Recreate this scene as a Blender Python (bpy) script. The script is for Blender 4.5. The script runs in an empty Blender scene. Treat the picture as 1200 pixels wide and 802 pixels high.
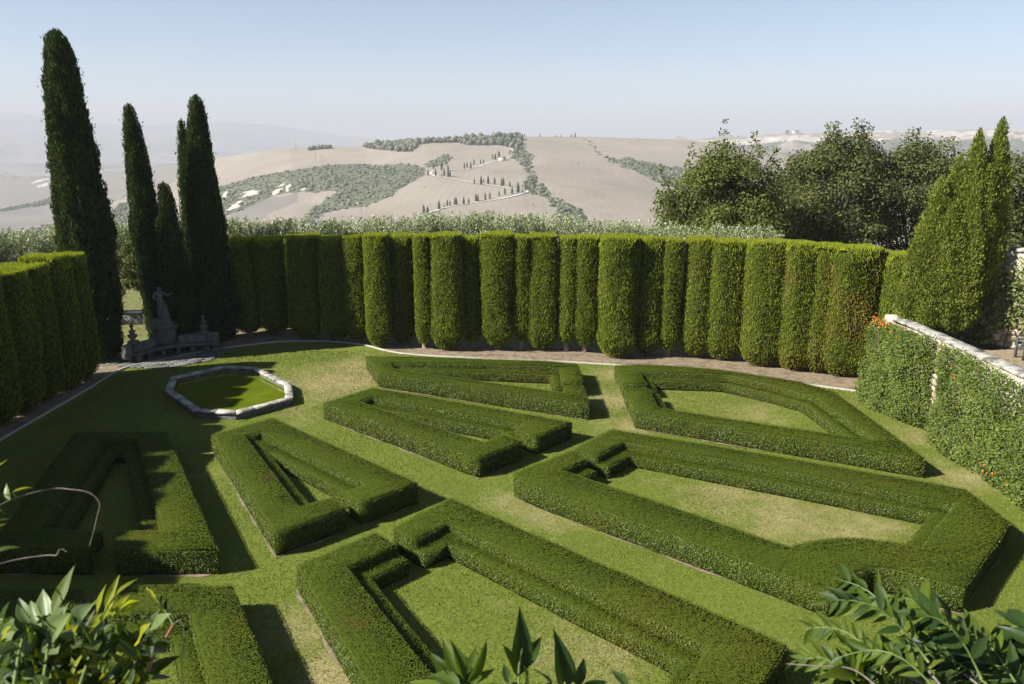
import bpy, bmesh, math
import numpy as np
from mathutils import Vector, Matrix

# ------------------------------------------------------------------ camera, sky, sun, exposure
SC = bpy.context.scene
COL = SC.collection
F, HZ, CAMZ = 933.0, 168.0, 11.0           # focal length and horizon row in photo pixels (1200x802), eye height in metres
PITCH = math.atan((401 - HZ) / F)
cam = bpy.data.cameras.new('camera'); camo = bpy.data.objects.new('camera', cam); COL.objects.link(camo)
camo.location = (0, 0, CAMZ); camo.rotation_euler = (math.pi / 2 - PITCH, 0, 0)
cam.sensor_width = 36.0; cam.lens = 36.0 * F / 1200.0
cam.clip_start = 0.05; cam.clip_end = 150000
cam.dof.use_dof = True; cam.dof.focus_distance = 26.0; cam.dof.aperture_fstop = 9.0
SC.camera = camo
SUN_AZ, SUN_EL = math.radians(197.5), math.radians(36)   # direction towards the sun, from +X counter-clockwise
sdir = Vector((math.cos(SUN_AZ) * math.cos(SUN_EL), math.sin(SUN_AZ) * math.cos(SUN_EL), math.sin(SUN_EL)))
W = bpy.data.worlds.new('World'); SC.world = W; W.use_nodes = True
wn = W.node_tree; bg = wn.nodes['Background']
sky = wn.nodes.new('ShaderNodeTexSky'); sky.sky_type = 'NISHITA'; sky.sun_disc = False
sky.sun_elevation = SUN_EL; sky.sun_rotation = math.atan2(sdir.x, sdir.y)
sky.altitude = 500; sky.air_density = 0.78; sky.dust_density = 0.2; sky.ozone_density = 1.0
wn.links.new(sky.outputs[0], bg.inputs[0]); bg.inputs[1].default_value = 0.05
sl = bpy.data.lights.new('sun', 'SUN'); sl.energy = 5.0; sl.angle = math.radians(0.5); sl.color = (1.0, 0.95, 0.86)
so = bpy.data.objects.new('sun', sl); COL.objects.link(so); so.location = (-30, -10, 40)
so.rotation_euler = sdir.to_track_quat('Z', 'Y').to_euler()
SC.view_settings.view_transform = 'Standard'; SC.view_settings.look = 'None'
SC.view_settings.exposure = 1.55; SC.view_settings.gamma = 1.0; SC.view_settings.use_curve_mapping = False
SC.render.engine = 'CYCLES'
cy = SC.cycles
cy.use_denoising = True; cy.max_bounces = 8; cy.diffuse_bounces = 2; cy.glossy_bounces = 2
cy.transmission_bounces = 4; cy.volume_bounces = 0; cy.transparent_max_bounces = 8
cy.volume_max_steps = 64; cy.sample_clamp_indirect = 4.0

# ------------------------------------------------------------------ helpers
rng = np.random.default_rng(7)
cP, sP = math.cos(PITCH), math.sin(PITCH)
def unp(pts, z=0.0):
    "photo pixels -> points on the horizontal plane at height z"
    pts = np.atleast_2d(np.array(pts, float)); x = (pts[:, 0] - 600) / F; v = -(pts[:, 1] - 401) / F
    D = np.stack([x, cP + v * sP, -sP + v * cP], 1)
    return np.column_stack([(D * ((z - CAMZ) / D[:, 2])[:, None])[:, :2], np.full(len(pts), z)])
def proj(P):
    X, Y, Z = P[:, 0], P[:, 1], P[:, 2] - CAMZ
    d = np.maximum(Y * cP - Z * sP, 1e-3); u = Y * sP + Z * cP
    return np.stack([600 + F * X / d, 401 - F * u / d], 1)
def at(px, py, d):
    "photo pixel -> point at forward distance d metres"
    x = (px - 600) / F; v = -(py - 401) / F
    return np.array([x * d, (cP + v * sP) * d, CAMZ + (-sP + v * cP) * d])
def slope(row):
    v = -(np.asarray(row, float) - 401) / F
    return (-sP + v * cP) / (cP + v * sP)

def vnoise(P, scale=1.0, seed=0):
    "value noise in 0..1"
    Q = np.asarray(P, float) * scale
    i = np.floor(Q).astype(np.int64); f = Q - i; f = f * f * (3 - 2 * f)
    def h(a):
        n = (a[:, 0] * 374761393 + a[:, 1] * 668265263 + a[:, 2] * 1274126177 + seed * 974634777) & 0xffffffff
        n = ((n ^ (n >> 13)) * 1103515245) & 0xffffffff
        n = (n ^ (n >> 16)) * 668265263 & 0xffffffff
        return ((n ^ (n >> 15)) & 0xffffff) / float(0xffffff)
    r = 0
    for dx in (0, 1):
        for dy in (0, 1):
            for dz in (0, 1):
                w = (f[:, 0] if dx else 1 - f[:, 0]) * (f[:, 1] if dy else 1 - f[:, 1]) * (f[:, 2] if dz else 1 - f[:, 2])
                r = r + w * h(i + np.array([dx, dy, dz]))
    return r
def fbm(P, scale, seed=0, octv=3):
    r, a, t = 0, 1.0, 0
    for k in range(octv):
        r = r + a * vnoise(P, scale * 2 ** k, seed + k); t += a; a *= .5
    return r / t
def nrm(v):
    return v / np.maximum(np.linalg.norm(v, axis=-1, keepdims=True), 1e-9)
def pip(P, poly):
    x, y = P[:, 0], P[:, 1]; ins = np.zeros(len(P), bool); n = len(poly)
    for i in range(n):
        x1, y1 = poly[i][:2]; x2, y2 = poly[(i + 1) % n][:2]
        c = ((y1 > y) != (y2 > y)); 
        with np.errstate(divide='ignore', invalid='ignore'):
            ins ^= c & (x < (x2 - x1) * (y - y1) / (y2 - y1 + 1e-12) + x1)
    return ins

class MB:
    "collects vertices, faces and per-vertex attributes for ONE mesh"
    def __init__(s): s.V = []; s.T = []; s.Q = []; s.A = {}; s.n = 0; s.NG = []; s.mt = []; s.mq = []; s.mg = []
    def add(s, V, T=None, Q=None, G=None, mi=0, **att):
        V = np.asarray(V, float).reshape(-1, 3)
        if T is not None and len(T): s.T.append(np.asarray(T, np.int64) + s.n); s.mt.append(np.full(len(T), mi))
        if Q is not None and len(Q): s.Q.append(np.asarray(Q, np.int64) + s.n); s.mq.append(np.full(len(Q), mi))
        for g in (G or []): s.NG.append([k + s.n for k in g]); s.mg.append(mi)
        s.A.setdefault('_', []).append(len(V))
        for k in set(list(s.A) + list(att)):
            if k == '_': continue
            l = s.A.setdefault(k, [])
            have = sum(len(q) for q in l)
            if have < s.n: l.append(np.zeros(s.n - have))
            if k in att: l.append(np.broadcast_to(np.asarray(att[k], float), (len(V),)))
            else: l.append(np.zeros(len(V)))
        s.V.append(V); s.n += len(V); return s
    def mesh(s, name, mats, smooth=False, origin=(0, 0, 0)):
        V = np.concatenate(s.V) - np.asarray(origin, float)
        me = bpy.data.meshes.new(name)
        T = np.concatenate(s.T) if s.T else np.zeros((0, 3), np.int64)
        Q = np.concatenate(s.Q) if s.Q else np.zeros((0, 4), np.int64)
        ng = sum(len(g) for g in s.NG)
        loops = np.concatenate([T.ravel(), Q.ravel(), np.array([k for g in s.NG for k in g], np.int64)])
        tot = np.concatenate([np.full(len(T), 3), np.full(len(Q), 4), np.array([len(g) for g in s.NG], np.int64)]).astype(np.int64)
        st = np.concatenate([[0], np.cumsum(tot)[:-1]]) if len(tot) else np.zeros(0)
        me.vertices.add(len(V)); me.vertices.foreach_set('co', V.ravel())
        me.loops.add(len(loops)); me.loops.foreach_set('vertex_index', loops.astype(np.int32))
        me.polygons.add(len(tot)); me.polygons.foreach_set('loop_start', st.astype(np.int32))
        me.polygons.foreach_set('loop_total', tot.astype(np.int32))
        mi = np.concatenate([np.concatenate(a) if a else np.zeros(0) for a in (s.mt, s.mq)] + [np.array(s.mg, float)])
        if mi.any(): me.polygons.foreach_set('material_index', mi.astype(np.int32))
        if smooth: me.polygons.foreach_set('use_smooth', np.ones(len(tot), bool))
        for k, l in s.A.items():
            if k == '_': continue
            a = np.concatenate(l)
            if len(a) < len(V): a = np.concatenate([a, np.zeros(len(V) - len(a))])
            at_ = me.attributes.new(k, 'FLOAT', 'POINT'); at_.data.foreach_set('value', a.astype(np.float32))
        for m in (mats if isinstance(mats, (list, tuple)) else [mats]): me.materials.append(m)
        me.update(); me.validate(); return me
    def build(s, name, mats, parent=None, smooth=False, origin=None):
        o_ = origin if origin is not None else (tuple(parent.location) if parent is not None else (0, 0, 0))
        me = s.mesh(name, mats, smooth, o_)
        o = bpy.data.objects.new(name, me); COL.objects.link(o)
        if parent is not None: o.parent = parent
        elif origin is not None: o.location = origin
        return o
    # ---- shapes
    def box(s, c, size, rz=0.0, jit=0.0, bev=0.0, **att):
        hx, hy, hz = size[0] / 2, size[1] / 2, size[2] / 2
        if bev > 0:
            V = []
            for zz, ins in ((-hz, bev), (-hz + bev, 0), (hz - bev, 0), (hz, bev)):
                V += [(-hx + ins, -hy + ins, zz), (hx - ins, -hy + ins, zz), (hx - ins, hy - ins, zz), (-hx + ins, hy - ins, zz)]
            V = np.array(V)
            Qd = [(3, 2, 1, 0), (12, 13, 14, 15)] + [(4 * r + k, 4 * r + (k + 1) % 4, 4 * r + 4 + (k + 1) % 4, 4 * r + 4 + k) for r in range(3) for k in range(4)]
        else:
            V = np.array([(x, y, z) for z in (-hz, hz) for (x, y) in ((-hx, -hy), (hx, -hy), (hx, hy), (-hx, hy))])
            Qd = [(3, 2, 1, 0), (4, 5, 6, 7), (0, 1, 5, 4), (1, 2, 6, 5), (2, 3, 7, 6), (3, 0, 4, 7)]
        if jit: V = V + rng.uniform(-jit, jit, V.shape)
        ca, sa = math.cos(rz), math.sin(rz)
        V = np.stack([V[:, 0] * ca - V[:, 1] * sa, V[:, 0] * sa + V[:, 1] * ca, V[:, 2]], 1) + np.asarray(c)
        return s.add(V, Q=Qd, **att)
    def lathe(s, c, prof, n=16, **att):
        a = np.arange(n) * 2 * np.pi / n
        V = np.concatenate([np.stack([r * np.cos(a), r * np.sin(a), np.full(n, z)], 1) for r, z in prof]) + np.asarray(c)
        Qd = [(j * n + i, j * n + (i + 1) % n, (j + 1) * n + (i + 1) % n, (j + 1) * n + i) for j in range(len(prof) - 1) for i in range(n)]
        return s.add(V, Q=Qd, G=[list(range(n))[::-1], [(len(prof) - 1) * n + i for i in range(n)]], **att)
    def tube(s, pts, rad, n=6, **att):
        pts = np.asarray(pts, float); m = len(pts); rad = np.broadcast_to(np.asarray(rad, float), (m,))
        t = np.gradient(pts, axis=0); t = nrm(t)
        ref = np.array([0, 0, 1.0]) if abs(t[:, 2]).mean() < .8 else np.array([1.0, 0, 0])
        a_ = nrm(np.cross(t, ref)); b_ = np.cross(t, a_)
        an = np.arange(n) * 2 * np.pi / n
        V = (pts[:, None] + rad[:, None, None] * (np.cos(an)[None, :, None] * a_[:, None] + np.sin(an)[None, :, None] * b_[:, None])).reshape(-1, 3)
        Qd = [(j * n + i, j * n + (i + 1) % n, (j + 1) * n + (i + 1) % n, (j + 1) * n + i) for j in range(m - 1) for i in range(n)]
        return s.add(V, Q=Qd, G=[list(range(n)), [(m - 1) * n + i for i in range(n)][::-1]], **att)
    def prism(s, poly, z0, z1, **att):
        poly = np.asarray(poly, float)[:, :2]
        ar = 0.5 * np.sum(poly[:, 0] * np.roll(poly[:, 1], -1) - np.roll(poly[:, 0], -1) * poly[:, 1])
        if ar < 0: poly = poly[::-1]
        n = len(poly)
        V = np.concatenate([np.column_stack([poly, np.full(n, z0)]), np.column_stack([poly, np.full(n, z1)])])
        from mathutils.geometry import tessellate_polygon
        tri = tessellate_polygon([[Vector((p[0], p[1], 0)) for p in poly]])
        T = []
        for a, b, c in tri:
            pa, pb, pc = poly[a], poly[b], poly[c]
            if (pb[0] - pa[0]) * (pc[1] - pa[1]) - (pb[1] - pa[1]) * (pc[0] - pa[0]) < 0: a, c = c, a
            T += [(a + n, b + n, c + n), (c, b, a)]
        return s.add(V, T=T, Q=[(i, (i + 1) % n, n + (i + 1) % n, n + i) for i in range(n)], **att)
    def cards(s, P, D, N, L, Wd, **att):
        "leaf-shaped quads: base P, direction D, face normal N"
        n = len(P); D = nrm(D); S = nrm(np.cross(D, N)); L = np.broadcast_to(L, (n,))[:, None]; Wd = np.broadcast_to(Wd, (n,))[:, None]
        V = np.stack([P, P + .45 * L * D + .5 * Wd * S, P + L * D, P + .45 * L * D - .5 * Wd * S], 1).reshape(-1, 3)
        q = np.arange(n)[:, None] * 4 + np.arange(4)
        return s.add(V, Q=q, **{k: np.repeat(v, 4) for k, v in att.items()})
    def tris(s, P, D, N, L, Wd, **att):
        n = len(P); D = nrm(D); S = nrm(np.cross(D, N)); L = np.broadcast_to(L, (n,))[:, None]; Wd = np.broadcast_to(Wd, (n,))[:, None]
        V = np.stack([P - .35 * L * D + .5 * Wd * S, P + .65 * L * D, P - .35 * L * D - .5 * Wd * S], 1).reshape(-1, 3)
        t = np.arange(n)[:, None] * 3 + np.arange(3)
        return s.add(V, T=t, **{k: np.repeat(v, 3) for k, v in att.items()})

def thing(name, label, cat, loc=(0, 0, 0), group=None):
    o = bpy.data.objects.new(name, None); COL.objects.link(o); o.location = tuple(float(q) for q in loc)
    o.empty_display_size = .2
    return tag(o, label, cat, group)
def tag(o, label, cat, group=None, kind=None):
    if label: o['label'] = label
    if cat: o['category'] = cat
    if group: o['group'] = group
    if kind: o['kind'] = kind
    return o
def struct(o): o['kind'] = 'structure'; return o

# ------------------------------------------------------------------ materials
def newmat(name):
    m = bpy.data.materials.new(name); m.use_nodes = True; nt = m.node_tree; nt.nodes.clear()
    return m, nt, nt.nodes.new('ShaderNodeOutputMaterial')
def N_(nt, t, **kw):
    n = nt.nodes.new(t)
    for k, v in kw.items(): setattr(n, k, v)
    return n
def noise_(nt, scale, detail=4, rough=.55, coord='Object'):
    tc = N_(nt, 'ShaderNodeTexCoord'); n = N_(nt, 'ShaderNodeTexNoise')
    n.inputs['Scale'].default_value = scale; n.inputs['Detail'].default_value = detail; n.inputs['Roughness'].default_value = rough
    nt.links.new(tc.outputs[coord], n.inputs['Vector']); return n
def ramp_(nt, fac, stops):
    r = N_(nt, 'ShaderNodeValToRGB'); e = r.color_ramp.elements
    while len(e) < len(stops): e.new(.5)
    for k, (p, c) in enumerate(stops): e[k].position = p; e[k].color = (*c, 1)
    nt.links.new(fac, r.inputs[0]); return r
def mix_(nt, fac, a, b, mode='MIX'):
    m = N_(nt, 'ShaderNodeMix', data_type='RGBA', blend_type=mode)
    for sock, v in ((m.inputs[0], fac), (m.inputs[6], a), (m.inputs[7], b)):
        if hasattr(v, 'is_linked') or hasattr(v, 'links'): nt.links.new(v, sock)
        elif isinstance(v, (int, float)): sock.default_value = v
        else: sock.default_value = (*v, 1)
    return m.outputs[2]
def attr_(nt, name): return N_(nt, 'ShaderNodeAttribute', attribute_name=name).outputs['Fac']
def maprange(nt, v, a, b, c=0., d=1.):
    m = N_(nt, 'ShaderNodeMapRange'); nt.links.new(v, m.inputs[0])
    for i, q in enumerate((a, b, c, d)): m.inputs[i + 1].default_value = q
    return m.outputs[0]
def leaf_mat(name, stops, dry=(.12, .055, .015), trans=.25, rough=.5, spec=.3, patch=None, rnd=False, tcol=None):
    m, nt, out = newmat(name)
    f = N_(nt, 'ShaderNodeObjectInfo').outputs['Random'] if rnd else attr_(nt, 'tint')
    c = ramp_(nt, f, stops).outputs[0]
    if patch:
        n = noise_(nt, patch[0], 3); c = mix_(nt, maprange(nt, n.outputs[0], .42, .68, 0, patch[1]), c, patch[2])
    if not rnd: c = mix_(nt, attr_(nt, 'dry'), c, dry)
    p = N_(nt, 'ShaderNodeBsdfPrincipled'); p.inputs['Roughness'].default_value = rough
    p.inputs['Specular IOR Level'].default_value = spec; nt.links.new(c, p.inputs['Base Color'])
    if trans > 0:
        t = N_(nt, 'ShaderNodeBsdfTranslucent')
        tc_ = mix_(nt, 1.0, c, tcol or (1.5, 1.6, .5), 'MULTIPLY'); nt.links.new(tc_, t.inputs[0])
        x = N_(nt, 'ShaderNodeMixShader'); x.inputs[0].default_value = trans
        nt.links.new(p.outputs[0], x.inputs[1]); nt.links.new(t.outputs[0], x.inputs[2]); nt.links.new(x.outputs[0], out.inputs[0])
    else: nt.links.new(p.outputs[0], out.inputs[0])
    return m
def solid_mat(name, stops, scale=3., rough=.85, bump=.3, bscale=None, detail=5, spec=.25, dist=.02, patch=None):
    m, nt, out = newmat(name)
    n = noise_(nt, scale, detail); c = ramp_(nt, n.outputs[0], stops).outputs[0]
    if patch:
        n3 = noise_(nt, patch[0], 4); c = mix_(nt, maprange(nt, n3.outputs[0], patch[1], patch[2]), c, patch[3])
    p = N_(nt, 'ShaderNodeBsdfPrincipled'); p.inputs['Roughness'].default_value = rough
    p.inputs['Specular IOR Level'].default_value = spec
    nt.links.new(c, p.inputs['Base Color'])
    if bump:
        n2 = noise_(nt, bscale or scale * 4, 5); b = N_(nt, 'ShaderNodeBump'); b.inputs['Strength'].default_value = bump; b.inputs['Distance'].default_value = dist
        nt.links.new(n2.outputs[0], b.inputs['Height']); nt.links.new(b.outputs[0], p.inputs['Normal'])
    nt.links.new(p.outputs[0], out.inputs[0]); return m

M = {}
M['box'] = leaf_mat('box_foliage', [(0, (.020, .034, .004)), (.5, (.063, .092, .009)), (.85, (.094, .124, .013)), (.9, (.112, .140, .055)), (1, (.17, .19, .095))], trans=.2, rough=.55, spec=.12, patch=(.5, .5, (.092, .112, .008)))
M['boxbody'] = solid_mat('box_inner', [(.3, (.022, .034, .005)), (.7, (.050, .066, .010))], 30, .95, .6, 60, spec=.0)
M['cyp'] = leaf_mat('clipped_cypress_foliage', [(0, (.036, .052, .007)), (.45, (.14, .175, .018)), (.8, (.21, .24, .022)), (1, (.30, .32, .022))], dry=(.26, .17, .045), trans=.28, rough=.65, spec=.08)
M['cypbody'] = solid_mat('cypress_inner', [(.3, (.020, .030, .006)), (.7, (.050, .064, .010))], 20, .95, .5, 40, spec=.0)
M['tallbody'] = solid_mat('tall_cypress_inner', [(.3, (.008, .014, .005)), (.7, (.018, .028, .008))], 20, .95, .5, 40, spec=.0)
M['tall'] = leaf_mat('cypress_foliage', [(0, (.010, .020, .006)), (.5, (.034, .056, .013)), (1, (.075, .105, .022))], dry=(.06, .05, .015), trans=.12, rough=.65, spec=.06)
M['bigcyp'] = leaf_mat('broad_cypress_foliage', [(0, (.045, .062, .010)), (.5, (.15, .185, .028)), (1, (.24, .26, .045))], dry=(.13, .09, .025), trans=.18, rough=.65, spec=.08)
M['oak'] = leaf_mat('oak_leaves', [(0, (.028, .040, .009)), (.5, (.085, .108, .022)), (1, (.14, .155, .04))], dry=(.11, .085, .035), trans=.22, rough=.6, spec=.08)
M['oak2'] = leaf_mat('holm_oak_leaves', [(0, (.024, .032, .011)), (.5, (.068, .084, .024)), (1, (.115, .125, .042))], dry=(.10, .075, .04), trans=.18, rough=.6, spec=.08)
M['olive'] = leaf_mat('olive_leaves', [(0, (.06, .078, .028)), (.5, (.16, .19, .085)), (1, (.33, .36, .21))], trans=.12, rough=.45, spec=.4)
M['climb'] = leaf_mat('climber_leaves', [(0, (.020, .035, .006)), (.5, (.080, .115, .016)), (1, (.145, .175, .034))], trans=.22, rough=.5, spec=.15)
M['vine'] = leaf_mat('vine_leaves', [(0, (.05, .075, .02)), (.5, (.10, .14, .035)), (1, (.17, .20, .06))], dry=(.20, .15, .05), trans=.25, rough=.5)
M['flower'] = solid_mat('orange_petals', [(.3, (.55, .10, .012)), (.7, (.75, .20, .03))], 9, .6, 0)
M['bark'] = solid_mat('bark', [(.3, (.05, .037, .026)), (.7, (.13, .10, .075))], 8, .95, .8, 25)
M['palebark'] = solid_mat('pale_cypress_bark', [(.3, (.13, .10, .075)), (.7, (.26, .215, .165))], 10, .95, .8, 30)
M['stone'] = solid_mat('weathered_travertine', [(.25, (.21, .198, .175)), (.5, (.34, .325, .29)), (.75, (.46, .44, .405))], 6, .85, .7, 18, patch=(2.2, .46, .62, (.12, .115, .095)))
M['greystone'] = solid_mat('shade_darkened_lichen_stone', [(.25, (.06, .062, .057)), (.5, (.105, .106, .096)), (.75, (.165, .162, .15))], 5, .9, .7, 16, patch=(3., .5, .7, (.06, .065, .055)))  # grey lowered so bench and statue read as deep in shade
M['wallstone'] = solid_mat('warm_wall_stone', [(.25, (.27, .215, .165)), (.5, (.40, .335, .27)), (.75, (.49, .43, .36))], 5, .9, .7, 20, patch=(1.6, .5, .7, (.33, .235, .175)))
M['mortar'] = solid_mat('lime_mortar', [(.3, (.30, .25, .20)), (.7, (.42, .36, .30))], 7, .95, .6, 22)
M['earth'] = solid_mat('bare_earth', [(.25, (.11, .085, .055)), (.5, (.185, .145, .098)), (.75, (.26, .21, .145))], 4, .95, .8, 30, dist=.03, patch=(1.5, .5, .7, (.10, .075, .045)))
M['plinth'] = solid_mat('dark_painted_timber', [(.3, (.03, .04, .045)), (.7, (.05, .06, .065))], 4, .6, .2)
M['dark'] = solid_mat('dark_recess', [(.3, (.02, .018, .015)), (.7, (.03, .027, .022))], 4, .9, .2)
M['twig'] = solid_mat('grey_twig', [(.3, (.09, .075, .06)), (.7, (.17, .15, .12))], 60, .8, .4, 200, dist=.002)
M['redtwig'] = solid_mat('reddish_stem', [(.3, (.20, .06, .035)), (.7, (.30, .12, .06))], 40, .6, .2, dist=.002)
M['greentwig'] = solid_mat('green_stem', [(.3, (.06, .10, .025)), (.7, (.13, .17, .05))], 40, .6, .2, dist=.002)
GT = (1.7, 1.75, .35)
M['leafA'] = leaf_mat('wisteria_leaf', [(0, (.030, .056, .008)), (1, (.080, .115, .014))], trans=.38, rough=.5, spec=.15, rnd=True, tcol=GT)
M['leafP'] = leaf_mat('pale_wisteria_leaf', [(0, (.07, .11, .03)), (1, (.12, .16, .055))], trans=.25, rough=.45, spec=.3, rnd=True, tcol=GT)
M['leafY'] = leaf_mat('young_wisteria_leaf', [(0, (.17, .21, .012)), (1, (.27, .28, .02))], trans=.5, rough=.5, spec=.15, rnd=True, tcol=(1.5, 1.4, .3))
M['leafD'] = leaf_mat('dark_wisteria_leaf', [(0, (.012, .028, .006)), (1, (.034, .060, .012))], trans=.25, rough=.45, spec=.18, rnd=True, tcol=GT)

def lawn_material():
    m, nt, out = newmat('mown_grass')
    n1 = noise_(nt, .9, 8, .72); n2 = noise_(nt, 14, 8, .8); n3 = noise_(nt, .28, 3)
    c = ramp_(nt, n2.outputs[0], [(.3, (.050, .072, .009)), (.5, (.105, .135, .018)), (.7, (.175, .20, .040))]).outputs[0]
    dryc = ramp_(nt, n2.outputs[0], [(.28, (.17, .145, .065)), (.5, (.28, .235, .115)), (.75, (.38, .32, .18))]).outputs[0]
    a = N_(nt, 'ShaderNodeMath', operation='MULTIPLY_ADD'); nt.links.new(n1.outputs[0], a.inputs[0]); a.inputs[1].default_value = 1.5
    nt.links.new(attr_(nt, 'dry'), a.inputs[2])
    c = mix_(nt, maprange(nt, a.outputs[0], .86, 1.45, 0, .92), c, dryc)
    c = mix_(nt, maprange(nt, n3.outputs[0], .5, .7, 0, .35), c, (.068, .098, .014))
    n5 = noise_(nt, 2.6, 6, .7); c = mix_(nt, maprange(nt, n5.outputs[0], .54, .66, 0, .55), c, (.062, .098, .014))
    p = N_(nt, 'ShaderNodeBsdfPrincipled'); p.inputs['Roughness'].default_value = .9; p.inputs['Specular IOR Level'].default_value = .12
    nt.links.new(c, p.inputs['Base Color'])
    b = N_(nt, 'ShaderNodeBump'); b.inputs['Strength'].default_value = .8; b.inputs['Distance'].default_value = .03
    n4 = noise_(nt, 55, 4, .7); nt.links.new(n4.outputs[0], b.inputs['Height']); nt.links.new(b.outputs[0], p.inputs['Normal'])
    nt.links.new(p.outputs[0], out.inputs[0]); return m
M['lawn'] = lawn_material()
M['rough'] = solid_mat('rough_grass', [(.25, (.05, .06, .018)), (.5, (.11, .12, .035)), (.75, (.22, .21, .075))], 3.5, .95, .8, 12, detail=8, dist=.1)
M['blade'] = leaf_mat('grass_blades', [(0, (.045, .070, .008)), (.6, (.125, .155, .020)), (1, (.23, .24, .055))], dry=(.26, .21, .10), trans=.2, rough=.6, spec=.2)
def terrain_material():
    m, nt, out = newmat('crete_hills')
    n1 = noise_(nt, .004, 6, .6); n2 = noise_(nt, .03, 6, .65); n3 = noise_(nt, .15, 4, .7)
    field = ramp_(nt, n1.outputs[0], [(.3, (.190, .168, .138)), (.5, (.228, .200, .163)), (.7, (.262, .233, .192))]).outputs[0]
    field = mix_(nt, maprange(nt, n2.outputs[0], .45, .7, 0, .4), field, (.19, .17, .143))
    field = mix_(nt, attr_(nt, 'grey'), field, (.150, .142, .132))
    wv = N_(nt, 'ShaderNodeTexWave'); wv.inputs['Scale'].default_value = .035; wv.inputs['Distortion'].default_value = 9.0; wv.inputs['Detail'].default_value = 3.0; wv.inputs['Detail Scale'].default_value = .3
    tcw = N_(nt, 'ShaderNodeTexCoord'); nt.links.new(tcw.outputs['Object'], wv.inputs['Vector']); field = mix_(nt, maprange(nt, wv.outputs['Fac'], .2, .9, 0, .22), field, (.17, .15, .118))
    scr = ramp_(nt, n3.outputs[0], [(.3, (.040, .056, .032)), (.5, (.085, .095, .060)), (.72, (.19, .165, .12))]).outputs[0]
    clay = ramp_(nt, n3.outputs[0], [(.3, (.27, .24, .20)), (.65, (.46, .42, .37))]).outputs[0]
    grass = ramp_(nt, n3.outputs[0], [(.3, (.10, .12, .03)), (.7, (.22, .21, .08))]).outputs[0]
    def edge(a_):
        s_ = N_(nt, 'ShaderNodeMath', operation='MULTIPLY_ADD'); nt.links.new(n2.outputs[0], s_.inputs[0]); s_.inputs[1].default_value = .5
        nt.links.new(attr_(nt, a_), s_.inputs[2]); return maprange(nt, s_.outputs[0], .62, .86)
    c = mix_(nt, edge('scrub'), field, scr); c = mix_(nt, edge('clay'), c, clay); c = mix_(nt, attr_(nt, 'grass'), c, grass)
    p = N_(nt, 'ShaderNodeBsdfPrincipled'); p.inputs['Roughness'].default_value = .95; p.inputs['Specular IOR Level'].default_value = .05
    nt.links.new(c, p.inputs['Base Color']); nt.links.new(p.outputs[0], out.inputs[0]); return m
M['terrain'] = terrain_material()
M['scrub'] = leaf_mat('scrub_foliage', [(0, (.035, .050, .030)), (.6, (.080, .092, .056)), (1, (.16, .15, .10))], trans=0, rough=.9, spec=.1)
M['road'] = solid_mat('white_gravel_road', [(.3, (.38, .365, .335)), (.7, (.52, .50, .47))], .2, .95, 0)
M['render'] = solid_mat('pale_render', [(.3, (.50, .46, .40)), (.7, (.64, .60, .54))], .6, .9, 0)
M['tiles'] = solid_mat('terracotta_tiles', [(.3, (.22, .13, .09)), (.7, (.32, .20, .14))], 1., .9, 0)
def water_material():
    m, nt, out = newmat('algae_green_water')
    p = N_(nt, 'ShaderNodeBsdfPrincipled'); n = noise_(nt, .9, 3)
    c = ramp_(nt, n.outputs[0], [(.3, (.062, .086, .004)), (.7, (.095, .122, .008))]).outputs[0]
    nt.links.new(c, p.inputs['Base Color']); p.inputs['Roughness'].default_value = .08; p.inputs['IOR'].default_value = 1.33
    b = N_(nt, 'ShaderNodeBump'); b.inputs['Strength'].default_value = .05; b.inputs['Distance'].default_value = .01
    n2 = noise_(nt, 5, 2); nt.links.new(n2.outputs[0], b.inputs['Height']); nt.links.new(b.outputs[0], p.inputs['Normal'])
    nt.links.new(p.outputs[0], out.inputs[0]); return m
M['water'] = water_material()
M['kerb'] = solid_mat('worn_kerb_stone', [(.3, (.27, .25, .215)), (.7, (.30, .28, .24))], 2.5, .9, .4, 20)

# ------------------------------------------------------------------ the setting: hills to the horizon
def interp(x, pts):
    p = np.array(pts, float); return np.interp(x, p[:, 0], p[:, 1])
CREST = [(-900, 214), (-300, 210), (0, 206), (60, 207), (110, 203), (150, 200), (200, 192), (250, 186), (300, 178), (340, 173.5), (380, 172), (430, 172), (470, 168), (500, 166),
         (545, 165), (610, 160.5), (700, 160.5), (750, 162), (790, 163.5), (840, 168), (900, 180), (1000, 190), (1200, 200), (1600, 215), (2400, 220)]
RIDGE = [(-900, 240), (640, 230), (700, 185), (760, 164), (800, 161.5), (850, 160), (890, 158), (920, 154.5), (960, 155), (1000, 155), (1050, 152.5), (1100, 154), (1150, 152), (1200, 153), (1400, 150), (1700, 158), (2400, 165)]
MOUNT = [(-900, 150), (-300, 140), (-60, 133), (0, 131), (40, 133), (85, 140), (150, 146), (210, 144), (260, 142.5), (310, 146), (350, 152), (400, 159), (460, 164), (700, 168), (2400, 168)]
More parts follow.
